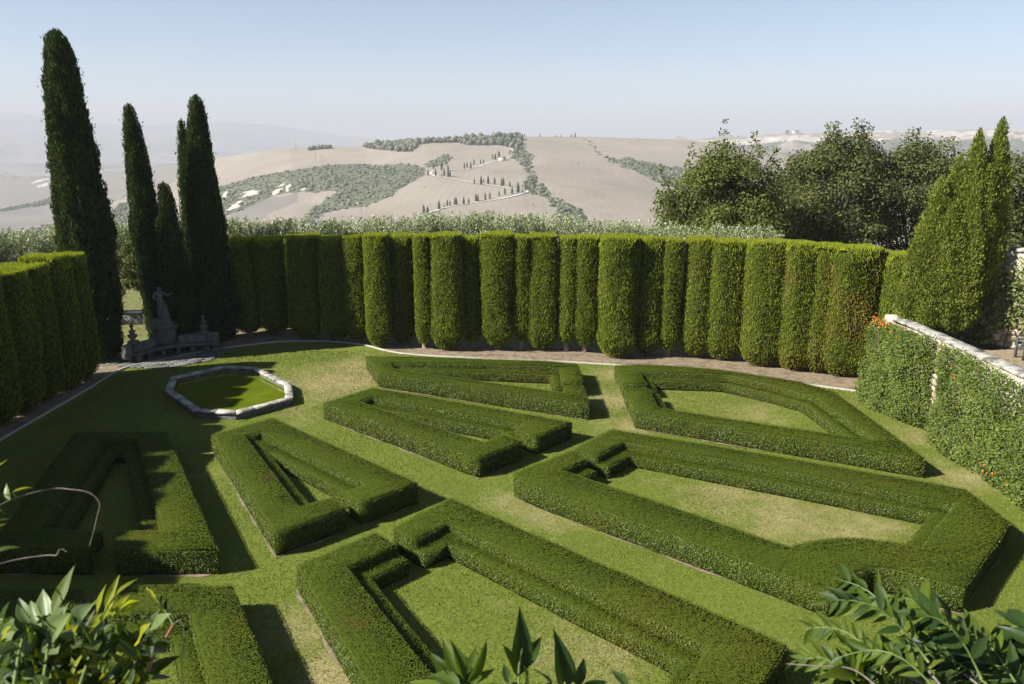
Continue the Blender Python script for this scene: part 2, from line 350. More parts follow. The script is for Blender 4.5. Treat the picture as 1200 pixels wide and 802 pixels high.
def ter_z(X, Y):
    X = np.asarray(X, float); Y = np.asarray(Y, float); px = 600 + X / Y * F * 1.03
    P = np.stack([X, Y, 0 * X], -1).reshape(-1, 3)
    S = interp(px, CREST)
    yc = 1500 + 1250 * np.clip((340 - px) / 340, 0, 1.2) ** 1.3 - 60 * np.sin(px / 70)
    t = np.clip((Y - 550) / (yc - 550), 0, 1)
    z1 = CAMZ + Y * slope(290 + (S - 290) * (1 - (1 - t) ** 1.3))
    z550 = CAMZ + 550 * slope(290.0)
    near = -1.0 + (z550 + 1.0) * np.clip((Y - 70) / 480, 0, 1) ** .9
    zc = CAMZ + yc * slope(S)
    z1 = np.where(Y < 550, near, np.where(Y > yc, zc - (Y - yc) * .13, z1))
    y2 = 3600.0
    z2 = CAMZ + y2 * slope(interp(px, RIDGE)) - np.maximum(y2 - Y, 0) * .10 - np.maximum(Y - y2, 0) * .12
    y3 = 13500.0
    z3 = CAMZ + y3 * slope(interp(px, MOUNT)) - np.abs(Y - y3) * .13
    fl = -205 + 70 * fbm(P, 1 / 1600., 5, 3).reshape(X.shape) + 12 * np.clip(Y / 9000, 0, 3)
    z = np.maximum(np.maximum(z1, z2), np.maximum(z3, np.where(Y > 900, fl, -500)))
    n = (fbm(P, 1 / 210., 11, 4) - .5).reshape(X.shape)
    z = z + n * 24 * np.clip((Y - 560) / 300, 0, 1) * np.clip((yc + 50 - Y) / 500, .12, 1)
    rg = np.abs(fbm(P, 1 / 90., 21, 4) - .5).reshape(X.shape)
    bad = np.clip((Y - 2300) / 500, 0, 1) * np.clip((5200 - Y) / 500, 0, 1)
    z = z + bad * (rg * 60 - 10)
    mt = np.clip((Y - 7500) / 2500, 0, 1)
    z = z + mt * ((fbm(P, 1 / 1500., 31, 4) - .5) * 100).reshape(X.shape)
    return z
def pix2ter(px, row):
    x = (px - 600) / F; v = -(row - 401) / F; dy = cP + v * sP
    Y = np.linspace(560, 4200, 7281); X = x / dy * Y
    zr = CAMZ + Y * slope(row); zt = ter_z(X, Y)
    k = np.argmax(zt >= zr)
    return np.array([X[k], Y[k], zt[k]]) if (zt >= zr).any() else None
def zz(pts, ox, oy, s=6.0): return [(ox + a / s, oy + b / s) for a, b in pts]
SCRUB = [zz([(0, 425), (330, 335), (500, 310), (800, 265), (960, 250), (1200, 258), (1320, 250), (1450, 265), (1500, 290), (1510, 335), (1420, 370), (1280, 460), (1250, 490), (1080, 550), (1000, 555), (900, 570), (760, 620), (640, 690), (620, 660), (700, 560), (860, 455), (800, 445), (700, 450), (560, 460), (480, 460), (360, 500), (250, 560), (80, 630), (0, 650)], 250, 150),
         zz([(30, 165), (200, 90), (360, 75), (430, 110), (600, 70), (700, 90), (960, 40), (1100, 70), (1140, 100), (1140, 195), (1050, 165), (880, 152), (760, 150), (710, 132), (560, 142), (440, 145), (350, 202), (200, 192)], 420, 145),
         zz([(0, 195), (60, 180), (150, 215), (130, 280), (150, 355), (200, 430), (300, 520), (420, 580), (500, 640), (520, 700), (340, 700), (320, 600), (220, 510), (110, 490), (95, 400), (140, 360), (60, 290), (30, 250), (0, 250)], 600, 145),
         zz([(480, 105), (550, 130), (640, 225), (720, 250), (830, 240), (950, 270), (1080, 290), (1300, 330), (1300, 500), (1040, 420), (920, 360), (800, 310), (680, 260), (600, 200), (545, 140)], 600, 145),
         [(0, 246), (30, 240), (69, 228), (69, 236), (40, 243), (0, 248.5)], [(130, 252), (140, 238), (160, 238), (160, 265), (130, 275)], [(0, 277), (66, 262), (66, 270), (0, 290)],
         [(520, 184), (522, 181), (528, 187), (518, 194), (505, 198), (500, 193)]]
CLAY = [zz([(70, 460), (100, 440), (110, 480), (80, 500)], 250, 150), zz([(170, 480), (240, 440), (330, 435), (320, 460), (190, 495)], 250, 150), zz([(400, 475), (450, 420), (500, 375), (515, 400), (480, 440), (440, 465)], 250, 150), zz([(520, 410), (545, 395), (525, 440), (500, 450)], 250, 150),
        zz([(590, 430), (640, 405), (645, 445), (600, 440)], 250, 150), zz([(85, 585), (180, 500), (198, 550), (110, 580)], 250, 150), zz([(990, 490), (1010, 500), (1020, 530), (1000, 525)], 250, 150),
        [(36, 215), (48, 210), (58, 209), (50, 213)], [(40, 220), (56, 214), (64, 214), (50, 219)], zz([(590, 350), (620, 345), (630, 365), (590, 375)], 250, 150)]
GREY = [[(-20, 200), (60, 206), (160, 192), (230, 190), (200, 215), (120, 240), (60, 262), (-20, 280)], [(0, 215), (40, 222), (69, 228), (0, 243)], zz([(90, 635), (360, 500), (600, 460), (600, 520), (400, 600), (300, 680)], 250, 150)]

ucore = np.linspace(-.74, .74, 430); uside = .74 + .86 * (np.linspace(0, 1, 16)[1:] ** 1.5)
us = np.concatenate([-uside[::-1], ucore, uside])
ys = np.concatenate([np.geomspace(62, 550, 26)[:-1], np.linspace(550, 1720, 155)[:-1], np.geomspace(1720, 4600, 80)[:-1], np.geomspace(4600, 16500, 70)])
UU, YY = np.meshgrid(us, ys); XX = UU * YY; ZZ = ter_z(XX, YY)
TV = np.stack([XX, YY, ZZ], -1).reshape(-1, 3)
TP = proj(TV); nearhill = (TV[:, 1] > 560) & (TV[:, 1] < np.where(TP[:, 0] < 335, 3100, 1790))
scr = np.zeros(len(TV)); cla = np.zeros(len(TV)); gre = np.zeros(len(TV))
JP = TP + (np.stack([vnoise(TV, 1 / 22., 3), vnoise(TV, 1 / 22., 4)], 1) - .5) * np.array([7, 3.2])
for pl in SCRUB: scr[nearhill & pip(JP, pl)] = 1
for pl in CLAY:
    k = nearhill & pip(JP, pl) & (vnoise(TV, 1 / 14., 6) > .3); cla[k] = .8; scr[k] = 0
for pl in GREY: gre[nearhill & pip(JP, pl)] = .9
far = (TV[:, 1] > 2100) & (TV[:, 1] < 6000) & (TP[:, 0] > 400)
rowf = interp(TP[:, 0], RIDGE)
fn = fbm(TV, 1 / 260., 41, 4)
band = far & (TP[:, 1] - rowf < 15) & (TP[:, 0] > 690)
cla[band & (vnoise(TV, 1 / 60., 43) + .35 * fn > .62) & (TP[:, 1] - rowf < 11) & ((TP[:, 0] > 980) | (TP[:, 1] - rowf > 4))] = .9
scr[far & (TP[:, 0] > 690) & (TP[:, 1] - rowf >= 11) & (fn > .40)] = .9
scr[(TV[:, 1] > 4600) & (fn > .52)] = .7
grs = np.clip((110 - TV[:, 1]) / 30, 0, 1)
nu = len(us); jj, ii = np.meshgrid(np.arange(len(ys) - 1), np.arange(nu - 1), indexing='ij')
q0 = (jj * nu + ii).ravel(); TQ = np.stack([q0, q0 + 1, q0 + nu + 1, q0 + nu], 1)
mb = MB(); mb.add(TV, Q=TQ, scrub=scr, clay=cla, grey=gre, grass=grs)
struct(mb.build('terrain', M['terrain'], smooth=True))

# scrub and woods on the hillside, one mass of bushes
ico = bmesh.new(); bmesh.ops.create_icosphere(ico, subdivisions=1, radius=1.0)
IV = np.array([v.co[:] for v in ico.verts]); IT = np.array([[v.index for v in f.verts] for f in ico.faces]); ico.free()
def lumps(mb, P, R, zs=1.0, jit=.28, tint=None):
    n = len(P); V = IV[None] * (1 + rng.uniform(-jit, jit, (n, len(IV), 1))) * np.asarray(R).reshape(-1, 1, 1)
    V[:, :, 2] *= zs; V = V + P[:, None]
    T = (IT[None] + (np.arange(n) * len(IV))[:, None, None]).reshape(-1, 3)
    tt = (tint if tint is not None else rng.random(n))
    mb.add(V.reshape(-1, 3), T=T, tint=np.repeat(tt, len(IV)))
def scatter_on(polys, count, seed):
    r2 = np.random.default_rng(seed); A = TV[nearhill & (scr > .5)]
    res = []
    for pl in polys:
        k = nearhill & pip(TP, pl) & (scr > .5) & (TP[:, 0] > -20) & (TP[:, 0] < 1220)
        B = TV[k]
        if len(B): res.append(B[r2.integers(0, len(B), min(count, 4 * len(B)))])
    P = np.concatenate(res); P = P + np.stack([r2.uniform(-4, 4, len(P)), r2.uniform(-4, 4, len(P)), 0 * P[:, 0]], 1)
    P[:, 2] = ter_z(P[:, 0], P[:, 1]); return P
mb = MB(); P = scatter_on(SCRUB[:1], 1300, 1); lumps(mb, P, rng.uniform(1.2, 3.2, len(P)), .75)
P = scatter_on(SCRUB[2:], 520, 2); lumps(mb, P, rng.uniform(1.4, 3.4, len(P)), .8)
P = TV[nearhill & (scr < .5) & (TP[:, 0] > 0) & (TP[:, 0] < 1100)]; P = P[rng.integers(0, len(P), 60)]; lumps(mb, P, rng.uniform(.6, 1.6, len(P)), .8)
tag(mb.build('scrub', M['scrub']), 'grey green scrub filling the gullies of the far tan hillside', 'scrub', kind='stuff')
mb = MB(); P = scatter_on(SCRUB[1:2], 900, 3); R = rng.uniform(2.5, 5.0, len(P)); P[:, 2] += R * .8; lumps(mb, P, R, 1.05)
for pz in zz([(130, 95), (200, 88), (360, 82), (760, 70), (800, 62), (870, 60), (960, 55), (1000, 55), (1080, 78)], 420, 145):
    q = pix2ter(pz[0], max(pz[1] + 8, interp(pz[0], CREST) + 2.))
    if q is not None: lumps(mb, q[None] + np.array([[0, 0, 6.]]) + rng.uniform(-3, 3, (4, 3)), rng.uniform(4, 6, 4), 1.1)
tag(mb.build('hilltop_wood', M['scrub']), 'dense grey green wood capping the far hill above the road', 'wood', kind='stuff')

# the zigzag white road with its cypresses
def ribbon(mb, pts, w, dz, **att):
    pts = np.asarray(pts, float); t = nrm(np.gradient(pts[:, :2], axis=0)); s = np.stack([-t[:, 1], t[:, 0]], 1) * (w / 2)
    L = np.column_stack([pts[:, :2] + s, np.zeros(len(pts))]); R_ = np.column_stack([pts[:, :2] - s, np.zeros(len(pts))])
    for a in (L, R_): a[:, 2] = np.maximum(ter_z(a[:, 0], a[:, 1]), pts[:, 2]) + dz
    n = len(pts); mb.add(np.concatenate([L, R_]), Q=[(i, i + 1, n + i + 1, n + i) for i in range(n - 1)], **att)
def dense(pts, k=6):
    pts = np.asarray(pts, float); o = []
    for a, b in zip(pts[:-1], pts[1:]):
        for t in np.linspace(0, 1, k, endpoint=False): o.append(a + (b - a) * t)
    return np.array(o + [pts[-1]])
ROAD = [(430, 655), (540, 615), (640, 585), (760, 570), (850, 555), (1000, 532), (1100, 510), (1160, 492), (1190, 482), (1180, 475), (1140, 472), (1020, 447), (850, 425), (740, 405), (640, 385), (540, 372), (500, 355), (520, 340), (640, 330), (760, 322), (850, 300), (920, 275), (1010, 255), (1060, 240)]
for nm, lst in (('lower', ROAD), ('upper', [(1150, 203), (1090, 188), (1030, 172)])):
    pts = [pix2ter(a, b) for a, b in dense(zz(lst, 420, 145), 5)]
    pts = np.array([q for q in pts if q is not None]); mb = MB(); ribbon(mb, pts, 3.4, .5)
    struct(mb.build('white_road', M['road']))
def far_cypress_mesh():
    mb = MB(); prof = [(.10, 0), (.12, .06), (.8, .10), (1.0, .25), (.92, .5), (.62, .78), (.12, 1.0)]
    mb.lathe((0, 0, 0), prof, 7)
    me = mb.mesh('crown', M['scrub']); n = len(me.vertices); co = np.empty(n * 3); me.vertices.foreach_get('co', co); co = co.reshape(-1, 3)
    co[:, :2] *= 1 + rng.uniform(-.2, .2, (n, 1)); me.vertices.foreach_set('co', co.ravel())
    return me
FC = [far_cypress_mesh() for _ in range(3)]
FARC = [('lower stretch', 420, 145, [(460, 640, 70), (488, 635, 55), (567, 605, 65), (604, 592, 32), (625, 580, 48), (644, 580, 40), (678, 572, 55), (690, 572, 52), (740, 572, 58), (776, 565, 45), (826, 548, 55), (840, 548, 52), (892, 540, 55), (924, 530, 48), (990, 510, 38), (1030, 500, 50), (1080, 495, 55), (1122, 488, 78), (1155, 490, 30), (1176, 470, 48)]),
        ('middle stretch', 420, 145, [(490, 365, 42), (543, 370, 50), (587, 378, 28), (603, 370, 55), (632, 378, 60), (645, 375, 45), (815, 425, 40), (863, 430, 65), (880, 415, 30), (912, 425, 58), (958, 430, 52), (1008, 440, 55), (1020, 440, 62), (1065, 448, 45)]),
        ('upper stretch', 420, 145, [(528, 320, 40), (585, 330, 55), (630, 332, 45), (745, 318, 45), (765, 310, 40), (790, 315, 45), (813, 292, 42), (860, 285, 38), (880, 280, 32), (962, 255, 45), (988, 255, 62), (945, 250, 35)]),
        ('wooded top', 420, 145, [(1045, 170, 40), (1095, 185, 40), (1120, 195, 35), (1065, 215, 30), (1100, 210, 35)]),
        ('bare crest', 600, 145, [(88, 95, 26), (195, 95, 26), (308, 98, 20), (340, 98, 20), (417, 98, 26), (443, 98, 36)])]
FLAB = {'lower stretch': 'tiny dark cypress lining the lowest stretch of the white hill road', 'middle stretch': 'tiny dark cypress along the middle leg of the zigzag hill road',
        'upper stretch': 'tiny dark cypress along the upper leg of the hill road below the farmhouse', 'wooded top': 'tiny dark cypress beside the short road at the wood', 'bare crest': 'tiny lone cypress on the bare crest of the far hill'}
for nm, ox, oy, L in FARC:
    for i, (a, b, h) in enumerate(L):
        px, py = ox + a / 6, oy + b / 6
        q = pix2ter(px, py)
        if q is None: continue
        o = bpy.data.objects.new('far_cypress', FC[i % 3]); COL.objects.link(o)
        hh = h / 6 / F * q[1] * 1.02; o.location = q - np.array([0, 0, .3]); o.scale = (hh * .14, hh * .14, hh); o.rotation_euler = (0, 0, i * 1.7)
        tag(o, FLAB[nm], 'cypress', 'far cypresses of the ' + nm)
def farmhouse(px, py, wpx, label, rz):
    q = pix2ter(px, py); s = wpx / F * q[1]
    t = thing('farmhouse', label, 'farmhouse', q)
    def loc(x, y, z): return q + np.array([x * math.cos(rz) - y * math.sin(rz), x * math.sin(rz) + y * math.cos(rz), z])
    h = s * .42; d = s * .55
    MB().box(loc(0, 0, h / 2 - 1), (s, d, h + 2), rz).build('wall', M['render'], t)
    V = [loc(x, y, z) for x in (-s * .53, s * .53) for (y, z) in ((-d * .58, h), (d * .58, h), (0, h + s * .16))]
    MB().add(V, T=[(0, 1, 2), (3, 5, 4)], Q=[(0, 2, 5, 3), (1, 4, 5, 2), (0, 3, 4, 1)]).build('roof', M['tiles'], t)
    for k in (-.28, .05, .34):
        MB().box(loc(k * s, -d / 2 - .02, h * .58), (s * .07, .12, h * .26), rz).build('window', M['dark'], t)
farmhouse(588.5, 188.5, 7.5, 'small pale farmhouse beside the upper bend of the hill road', .35)
farmhouse(932, 156.5, 6, 'small farmhouse beside a round tree on the distant clay ridge', .2)
q = pix2ter(922.5, 157)
t = thing('ridge_tree', 'lone round tree beside the farmhouse on the distant clay ridge', 'tree', q)
MB().tube([q + np.array([0, 0, -1]), q + np.array([0, 0, 8])], [.9, .6]).build('trunk', M['bark'], t)
mb = MB(); lumps(mb, q + np.array([0, 0, 11.]) + rng.uniform(-5, 5, (9, 3)) * np.array([1, 1, .7]), rng.uniform(4, 7, 9)); mb.build('crown', M['scrub'], t)
q = pix2ter(376, 175)
mb = MB(); P = q + np.stack([rng.uniform(-20, 20, 40), rng.uniform(-6, 6, 40), np.zeros(40)], 1); P[:, 2] = ter_z(P[:, 0], P[:, 1]) + 3; lumps(mb, P, rng.uniform(3, 5, 40))
tag(mb.build('copse', M['scrub']), 'small round grey copse alone on the far bare ridge', 'copse', kind='stuff')
for px, py, hp in ((346.5, 176, 9), (377.5, 193, 11), (370, 187, 8), (423.5, 250, 12)):
    q = pix2ter(px, py); h = hp / F * q[1]; t = thing('utility_pole', 'thin utility pole standing in the tan hill field', 'utility pole', q, 'utility poles on the far hill')
    MB().tube([q + np.array([0, 0, -1]), q + np.array([0, 0, h])], [.22, .16], 5).build('post', M['bark'], t)
    MB().box(q + np.array([0, 0, h * .92]), (2.2, .2, .2)).build('crossarm', M['bark'], t)

# ------------------------------------------------------------------ garden ground
mb = MB(); mb.add([(-160, -80, -.06), (160, -80, -.06), (160, 66, -.06), (-160, 66, -.06)], Q=[(0, 1, 2, 3)])
struct(mb.build('garden_ground', M['rough']))
def smoothline(P, k=8):
    "Catmull-Rom through the points"
    P = np.asarray(P, float); Q = np.concatenate([[2 * P[0] - P[1]], P, [2 * P[-1] - P[-2]]]); o = []
    for i in range(1, len(Q) - 2):
        for t in np.linspace(0, 1, k, endpoint=False):
            a, b, c_, d = Q[i - 1:i + 3]
            o.append(.5 * (2 * b + (c_ - a) * t + (2 * a - 5 * b + 4 * c_ - d) * t * t + (3 * b - 3 * c_ + d - a) * t ** 3))
    return np.array(o + [Q[-2]])
KPX = [(145, 433), (205, 420), (250, 411), (320, 402), (380, 401), (425, 405), (470, 415), (560, 421), (640, 424), (720, 428.5), (800, 434.5), (900, 446), (960, 453.5), (1015, 461)]
kerb = smoothline(np.concatenate([[[-19.5, 8, 0], [-19.5, 20, 0], [-19.5, 30, 0], [-19.5, 35, 0]], unp(KPX)]), 8)
lawnpoly = np.concatenate([kerb[:, :2], [[16.4, 8.0]]])
# lawn: fine grid clipped to the kerb line, dryness as worn patches of their own
gx = np.arange(-19.6, 17.1, .22); gy = np.arange(1.0, 44.5, .22); GX, GY = np.meshgrid(gx, gy)
G = np.stack([GX.ravel(), GY.ravel(), np.zeros(GX.size)], 1)
DRY = [((395, 448), 3.2, .62), ((420, 432), 2.2, .6), ((720, 470), 1.6, .55), ((716, 440), 1.2, .5), ((735, 500), 1.2, .45), ((640, 600), 1.6, .42), ((600, 590), 1.0, .4), ((930, 610), 2.4, .5), ((1000, 620), 1.6, .5), ((850, 580), 1.8, .42), ((880, 485), 2.0, .32),
       ((560, 510), 1.2, .2), ((1090, 510), 1.6, .4), ((1130, 560), 1.5, .45), ((355, 740), 1.0, .5), ((395, 790), 1.0, .55), ((300, 560), .7, .4), ((275, 545), .8, .4), ((700, 760), 1.4, .42), ((680, 740), 1.0, .35), ((350, 485), 1.2, .35), ((780, 470), 1.4, .25), ((1040, 470), 1.4, .3), ((950, 560), 1.2, .2)]
def dryness(P):
    d = np.zeros(len(P))
    for (a, b), r, s in DRY:
        c_ = unp([(a, b)])[0]; e = ((P[:, 0] - c_[0]) ** 2 + (P[:, 1] - c_[1]) ** 2) / r ** 2; d = np.maximum(d, s * np.exp(-e))
    return d
ins = pip(G, lawnpoly); gi = ins.reshape(GX.shape); cell = gi[:-1, :-1] | gi[1:, :-1] | gi[:-1, 1:] | gi[1:, 1:]
jj, ii = np.nonzero(cell); nx = len(gx); a = jj * nx + ii
LZ = .012 + .02 * (fbm(G, .5, 51, 2) - .5)
used = np.unique(np.concatenate([a, a + 1, a + nx, a + nx + 1])); rm = np.full(G.shape[0], -1); rm[used] = np.arange(len(used))
mb = MB(); mb.add(np.column_stack([G[:, :2], LZ])[used], Q=rm[np.stack([a, a + 1, a + nx + 1, a + nx], 1)], dry=dryness(G)[used])
struct(mb.build('lawn', M['lawn'], smooth=True))
# earth bed outside the kerb
off = np.array([-1.0, .0]); kt = nrm(np.gradient(kerb[:, :2], axis=0)); kn = np.stack([-kt[:, 1], kt[:, 0]], 1)
def strip(mb, A, B, z): 
    n = len(A); mb.add(np.concatenate([np.column_stack([A, np.full(n, z)]), np.column_stack([B, np.full(n, z)])]), Q=[(i, i + 1, n + i + 1, n + i) for i in range(n - 1)])
mb = MB(); strip(mb, kerb[:, :2] - kn * .02, kerb[:, :2] + kn * 3.4, .035); struct(mb.build('earth_bed', M['earth']))
# narrow stone kerb, one continuous edging
kq = kerb[::2]; kt2 = nrm(np.gradient(kq[:, :2], axis=0)); kn2 = np.stack([-kt2[:, 1], kt2[:, 0]], 1); n = len(kq)
kw = .045 + .012 * (fbm(kq, 1.3, 88, 2) - .5); kz = .085 + .03 * (fbm(kq, .8, 89, 2) - .5)
KV = np.concatenate([np.column_stack([kq[:, :2] + kn2 * (s_ * kw)[:, None], z_]) for s_, z_ in ((-1, np.full(n, -.05)), (-1, kz), (1, kz), (1, np.full(n, -.05)))])
mb = MB(); mb.add(KV, Q=[(k * n + i + 1, k * n + i, (k + 1) * n + i, (k + 1) * n + i + 1) for k in range(3) for i in range(n - 1)])
struct(mb.build('kerb', M['kerb']))

# ------------------------------------------------------------------ clipped box hedges of the parterre
HB, HL, LW = .72, .45, .46
RUST = [((610, 443), .9, .9), ((635, 440), .7, .8), ((590, 462), 2.0, .25), ((900, 452), 2.5, .35), ((955, 460), 1.5, .3), ((500, 510), 1.2, .25), ((450, 500), .8, .3), ((630, 503), .6, .25), ((485, 462), 1.0, .2), ((1010, 570), 1.0, .3), ((900, 585), .9, .35), ((760, 730), .9, .35), ((880, 770), 1.2, .25), ((840, 500), 1.5, .15)]
def rust(P):
    d = np.zeros(len(P))
    for (a, b), r, s in RUST:
        c_ = unp([(a, b)], .5)[0]; e = ((P[:, 0] - c_[0]) ** 2 + (P[:, 1] - c_[1]) ** 2) / r ** 2; d = np.maximum(d, s * np.exp(-e))
    d = np.maximum(d, .5 * np.clip(fbm(P, .9, 63, 3) * 4 - 2.5, 0, 1))
    return d * np.clip(vnoise(P, 3.0, 61) * 2.2 - .5, 0, 1)
def clipped(poly, z0, z1, dens_t, dens_s, size, seed):
    "clipped hedge block: dark body and leafy skin, one mesh"
    poly = np.asarray(poly, float)[:, :2]; r = np.random.default_rng(seed)
    if np.sum(poly[:, 0] * np.roll(poly[:, 1], -1) - np.roll(poly[:, 0], -1) * poly[:, 1]) < 0: poly = poly[::-1]
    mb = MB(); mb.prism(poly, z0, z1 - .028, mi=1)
    # top
    lo, hi = poly.min(0), poly.max(0); n = int(np.prod(hi - lo) * dens_t)
    P = r.uniform(lo - .02, hi + .02, (n, 2)); P = P[pip(P, poly)]
    P3 = np.column_stack([P, np.full(len(P), z1)])
    ed = np.full(len(P), 9.)
    for a, b in zip(poly, np.roll(poly, -1, 0)):
        ab = b - a; tt = np.clip(((P - a) @ ab) / (ab @ ab + 1e-9), 0, 1); ed = np.minimum(ed, np.linalg.norm(P - a - tt[:, None] * ab, axis=1))
    dz = .06 * fbm(P3, 1.1, seed, 3) + .02 * fbm(P3, 9., seed + 3, 1) - .02 * np.exp(-ed / .04)
    q_ = proj(P3); kp = ((q_[:, 1] < 840) & (q_[:, 0] > -60) & (q_[:, 0] < 1260)) | (r.random(len(P)) < .2); P, P3, dz = P[kp], P3[kp], dz[kp]
    P3[:, 2] += dz + np.where(r.random(len(P)) < .03, r.uniform(.0, .03, len(P)), 0)
    Nn = nrm(np.column_stack([r.normal(0, .22, (len(P), 2)), np.ones(len(P))]))
    D = r.normal(0, 1, (len(P), 3)); D = D - (D * Nn).sum(1, keepdims=True) * Nn
    D[:, 2] *= .5
    tint = np.clip(.30 + .36 * r.random(len(P)) + .28 * (fbm(P3, 1.1, 71, 2) - .5) + .3 * (fbm(P3, 8., 72, 2) - .5), 0, .86)
    L = size * .85 * r.uniform(.7, 1.3, len(P)); mb.tris(P3, D, Nn, L, L * .8, tint=tint, dry=rust(P3))
    # sides
    for a, b in zip(poly, np.roll(poly, -1, 0)):
        ln = np.linalg.norm(b - a)
        if ln < .02: continue
        n = int(ln * (z1 - z0) * dens_s); t = r.random(n)[:, None]; z = z0 + (z1 - z0) * r.random(n)
        tv = (b - a) / ln; on = np.array([tv[1], -tv[0], 0.])
        P3 = np.column_stack([a + t * (b - a), z]); 
        bul = .05 * fbm(P3, 2.4, seed + 1, 2) + .03 * fbm(P3, 8., seed + 2, 2) - .05 * np.clip((z0 + .12 - z) / .12, 0, 1) - .012
        P3 = P3 + on * (bul + np.where(r.random(n) < .06, r.uniform(0, .035, n), 0))[:, None]
        Nn = nrm(on * .8 + np.array([0, 0, .4]) + r.normal(0, .65, (n, 3)))
        D = r.normal(0, 1, (n, 3)); D = D - (D * Nn).sum(1, keepdims=True) * Nn
        tint = np.clip(.10 + .62 * r.random(n) + .5 * (fbm(P3, 7., 73, 2) - .5), 0, 1)
        tint = np.where(r.random(n) < .25, .9 + .1 * r.random(n), tint)
        L = size * r.uniform(.7, 1.35, n); mb.tris(P3, D, Nn, L, L * .75, tint=tint, dry=rust(P3))
    return mb
def offset_line(pl, w):
    "offset an open polyline to its right by w, dropping the segments that vanish"
    pl = [np.array(p[:2]) for p in pl]; seg = [(pl[i], pl[i + 1]) for i in range(len(pl) - 1)]
    L = []
    for a, b in seg:
        d = (b - a) / np.linalg.norm(b - a); L.append((a + w * np.array([d[1], -d[0]]), d, a, b))
    def isect(A, B):
        m = np.array([A[1], -B[1]]).T; dt = np.linalg.det(m)
        if abs(dt) < .02: return (A[0] + A[1] * np.linalg.norm(A[3] - A[2]) + B[0]) / 2
        return A[0] + A[1] * np.linalg.solve(m, B[0] - A[0])[0]
    while True:
        pts = [L[0][0]] + [isect(L[i], L[i + 1]) for i in range(len(L) - 1)] + [L[-1][0] + L[-1][1] * np.linalg.norm(L[-1][3] - L[-1][2])]
        bad = [i for i in range(1, len(L) - 1) if (pts[i + 1] - pts[i]) @ L[i][1] < .02]
        if not bad or len(L) <= 2: return np.array(pts)
        L.pop(min(bad, key=lambda i: (pts[i + 1] - pts[i]) @ L[i][1]))
BEDS = [
 ('two tier box hedge with a rusty patch, beside the earth strip under cypresses',
  [(683.3, 447), (677.5, 426.5), (640, 422.5), (560, 420), (500, 418), (429.5, 417), (444, 436.5), (560, 454), (690, 473), (684, 452)],
  [(661.7, 452), (661, 460), (580, 448.5), (463.3, 432.7), (455.3, 424), (580, 427), (656.3, 430), (660, 447)]),
 ('wedge shaped two tier box hedge beside the grass path that leads to the pool',
  [(628, 511), (670, 494), (500, 464.5), (437, 454), (379, 472), (560, 537), (612, 517)],
  [(590, 508), (569, 518), (525, 505), (420, 470.3), (435, 464.7), (570, 488.3), (612, 496), (604, 502)]),
 ('wedge shaped two tier box hedge just in front of the octagonal pool',
  [(421.4, 590), (489, 565), (318.6, 489), (248, 509), (322, 624), (404, 595.6)],
  [(389, 582), (350, 593.4), (286, 510.3), (305, 505.4), (429, 566.5), (405, 576)]),
 ('shaded box hedge crossed by tree shadows, its right arm sunlit',
  [(133, 645), (253.8, 644), (193.8, 505), (88, 505), (-16, 643), (104, 644.5)],
  [(107, 621.5), (49, 620.5), (120, 514), (162.5, 515), (190, 621), (135, 621.5)]),
 ('two tier box hedge around a dry lawn, its point beside the climber wall',
  [(731.5, 449.2), (721.2, 427.8), (747, 426.5), (803.5, 429), (841, 432.4), (905, 441.5), (937, 446.8), (976.7, 458), (1084.3, 537), (745.5, 482), (732.5, 454.5)],
  [(759.6, 454.8), (770.8, 477.4), (900, 497), (1027, 515.5), (954.3, 463.7), (905, 450.5), (850, 438.5), (748.4, 435.3), (757.2, 449.2)]),
 ('large box hedge around a dry lawn with a rounded niche in its front',
  [(673.3, 525.5), (717.2, 502.2), (910, 534), (1095, 566), (1132.5, 572.5), (1183.7, 611.3), (1130, 687.5), (1100, 680), (1075, 674), (1055, 668), (1035, 664), (1018, 664), (1003, 669), (990, 678), (981, 688), (973, 691.5), (900, 665), (632, 571), (609, 561), (603, 556), (610, 551), (670.4, 527.4)],
  [(687.3, 539), (658.3, 550.8), (790, 593.8), (900, 632.5), (935, 642.5), (950, 635), (982.5, 629.5), (1012.5, 630), (1050, 635), (1080, 641), (1121.2, 588.7), (910, 549), (730.3, 517.1), (699.4, 534)]),
 ('large two tier box hedge around a lush lawn, nearest the terrace with wisteria',
  [(460.9, 617.7), (528, 583), (922, 754), (866, 842), (560, 960), (480, 884), (427, 796), (347, 662.5), (439.8, 623.5)],
  [(465.8, 638), (406.5, 664), (510.6, 798.5), (575, 885), (800, 812), (829, 757), (525, 612), (484.6, 632)]),
 ('box hedge half hidden behind the sunlit wisteria clump',
  [(130, 687), (271, 685), (350, 880), (-200, 880), (-80, 690), (95, 688)],
  [(92, 715), (-20, 716), (-90, 850), (258, 850), (223, 716.5), (128, 716)]),
]
def wavy(poly, amp=.028, step=.45):
    "hand-clipped outline: the straight edges wander by a few centimetres"
    o = []
    for a, b in zip(poly, np.roll(poly, -1, 0)):
        k = max(1, int(np.linalg.norm(b - a) / step))
        for t_ in np.arange(k) / k: o.append(a + (b - a) * t_)
    o = np.array(o); q = np.column_stack([o, 0 * o[:, 0]])
    return o + 2 * amp * (np.stack([fbm(q, 1.1, 15, 2), fbm(q, 1.1, 16, 2)], 1) - .5)
sb = MB()
BEDPOLY = []
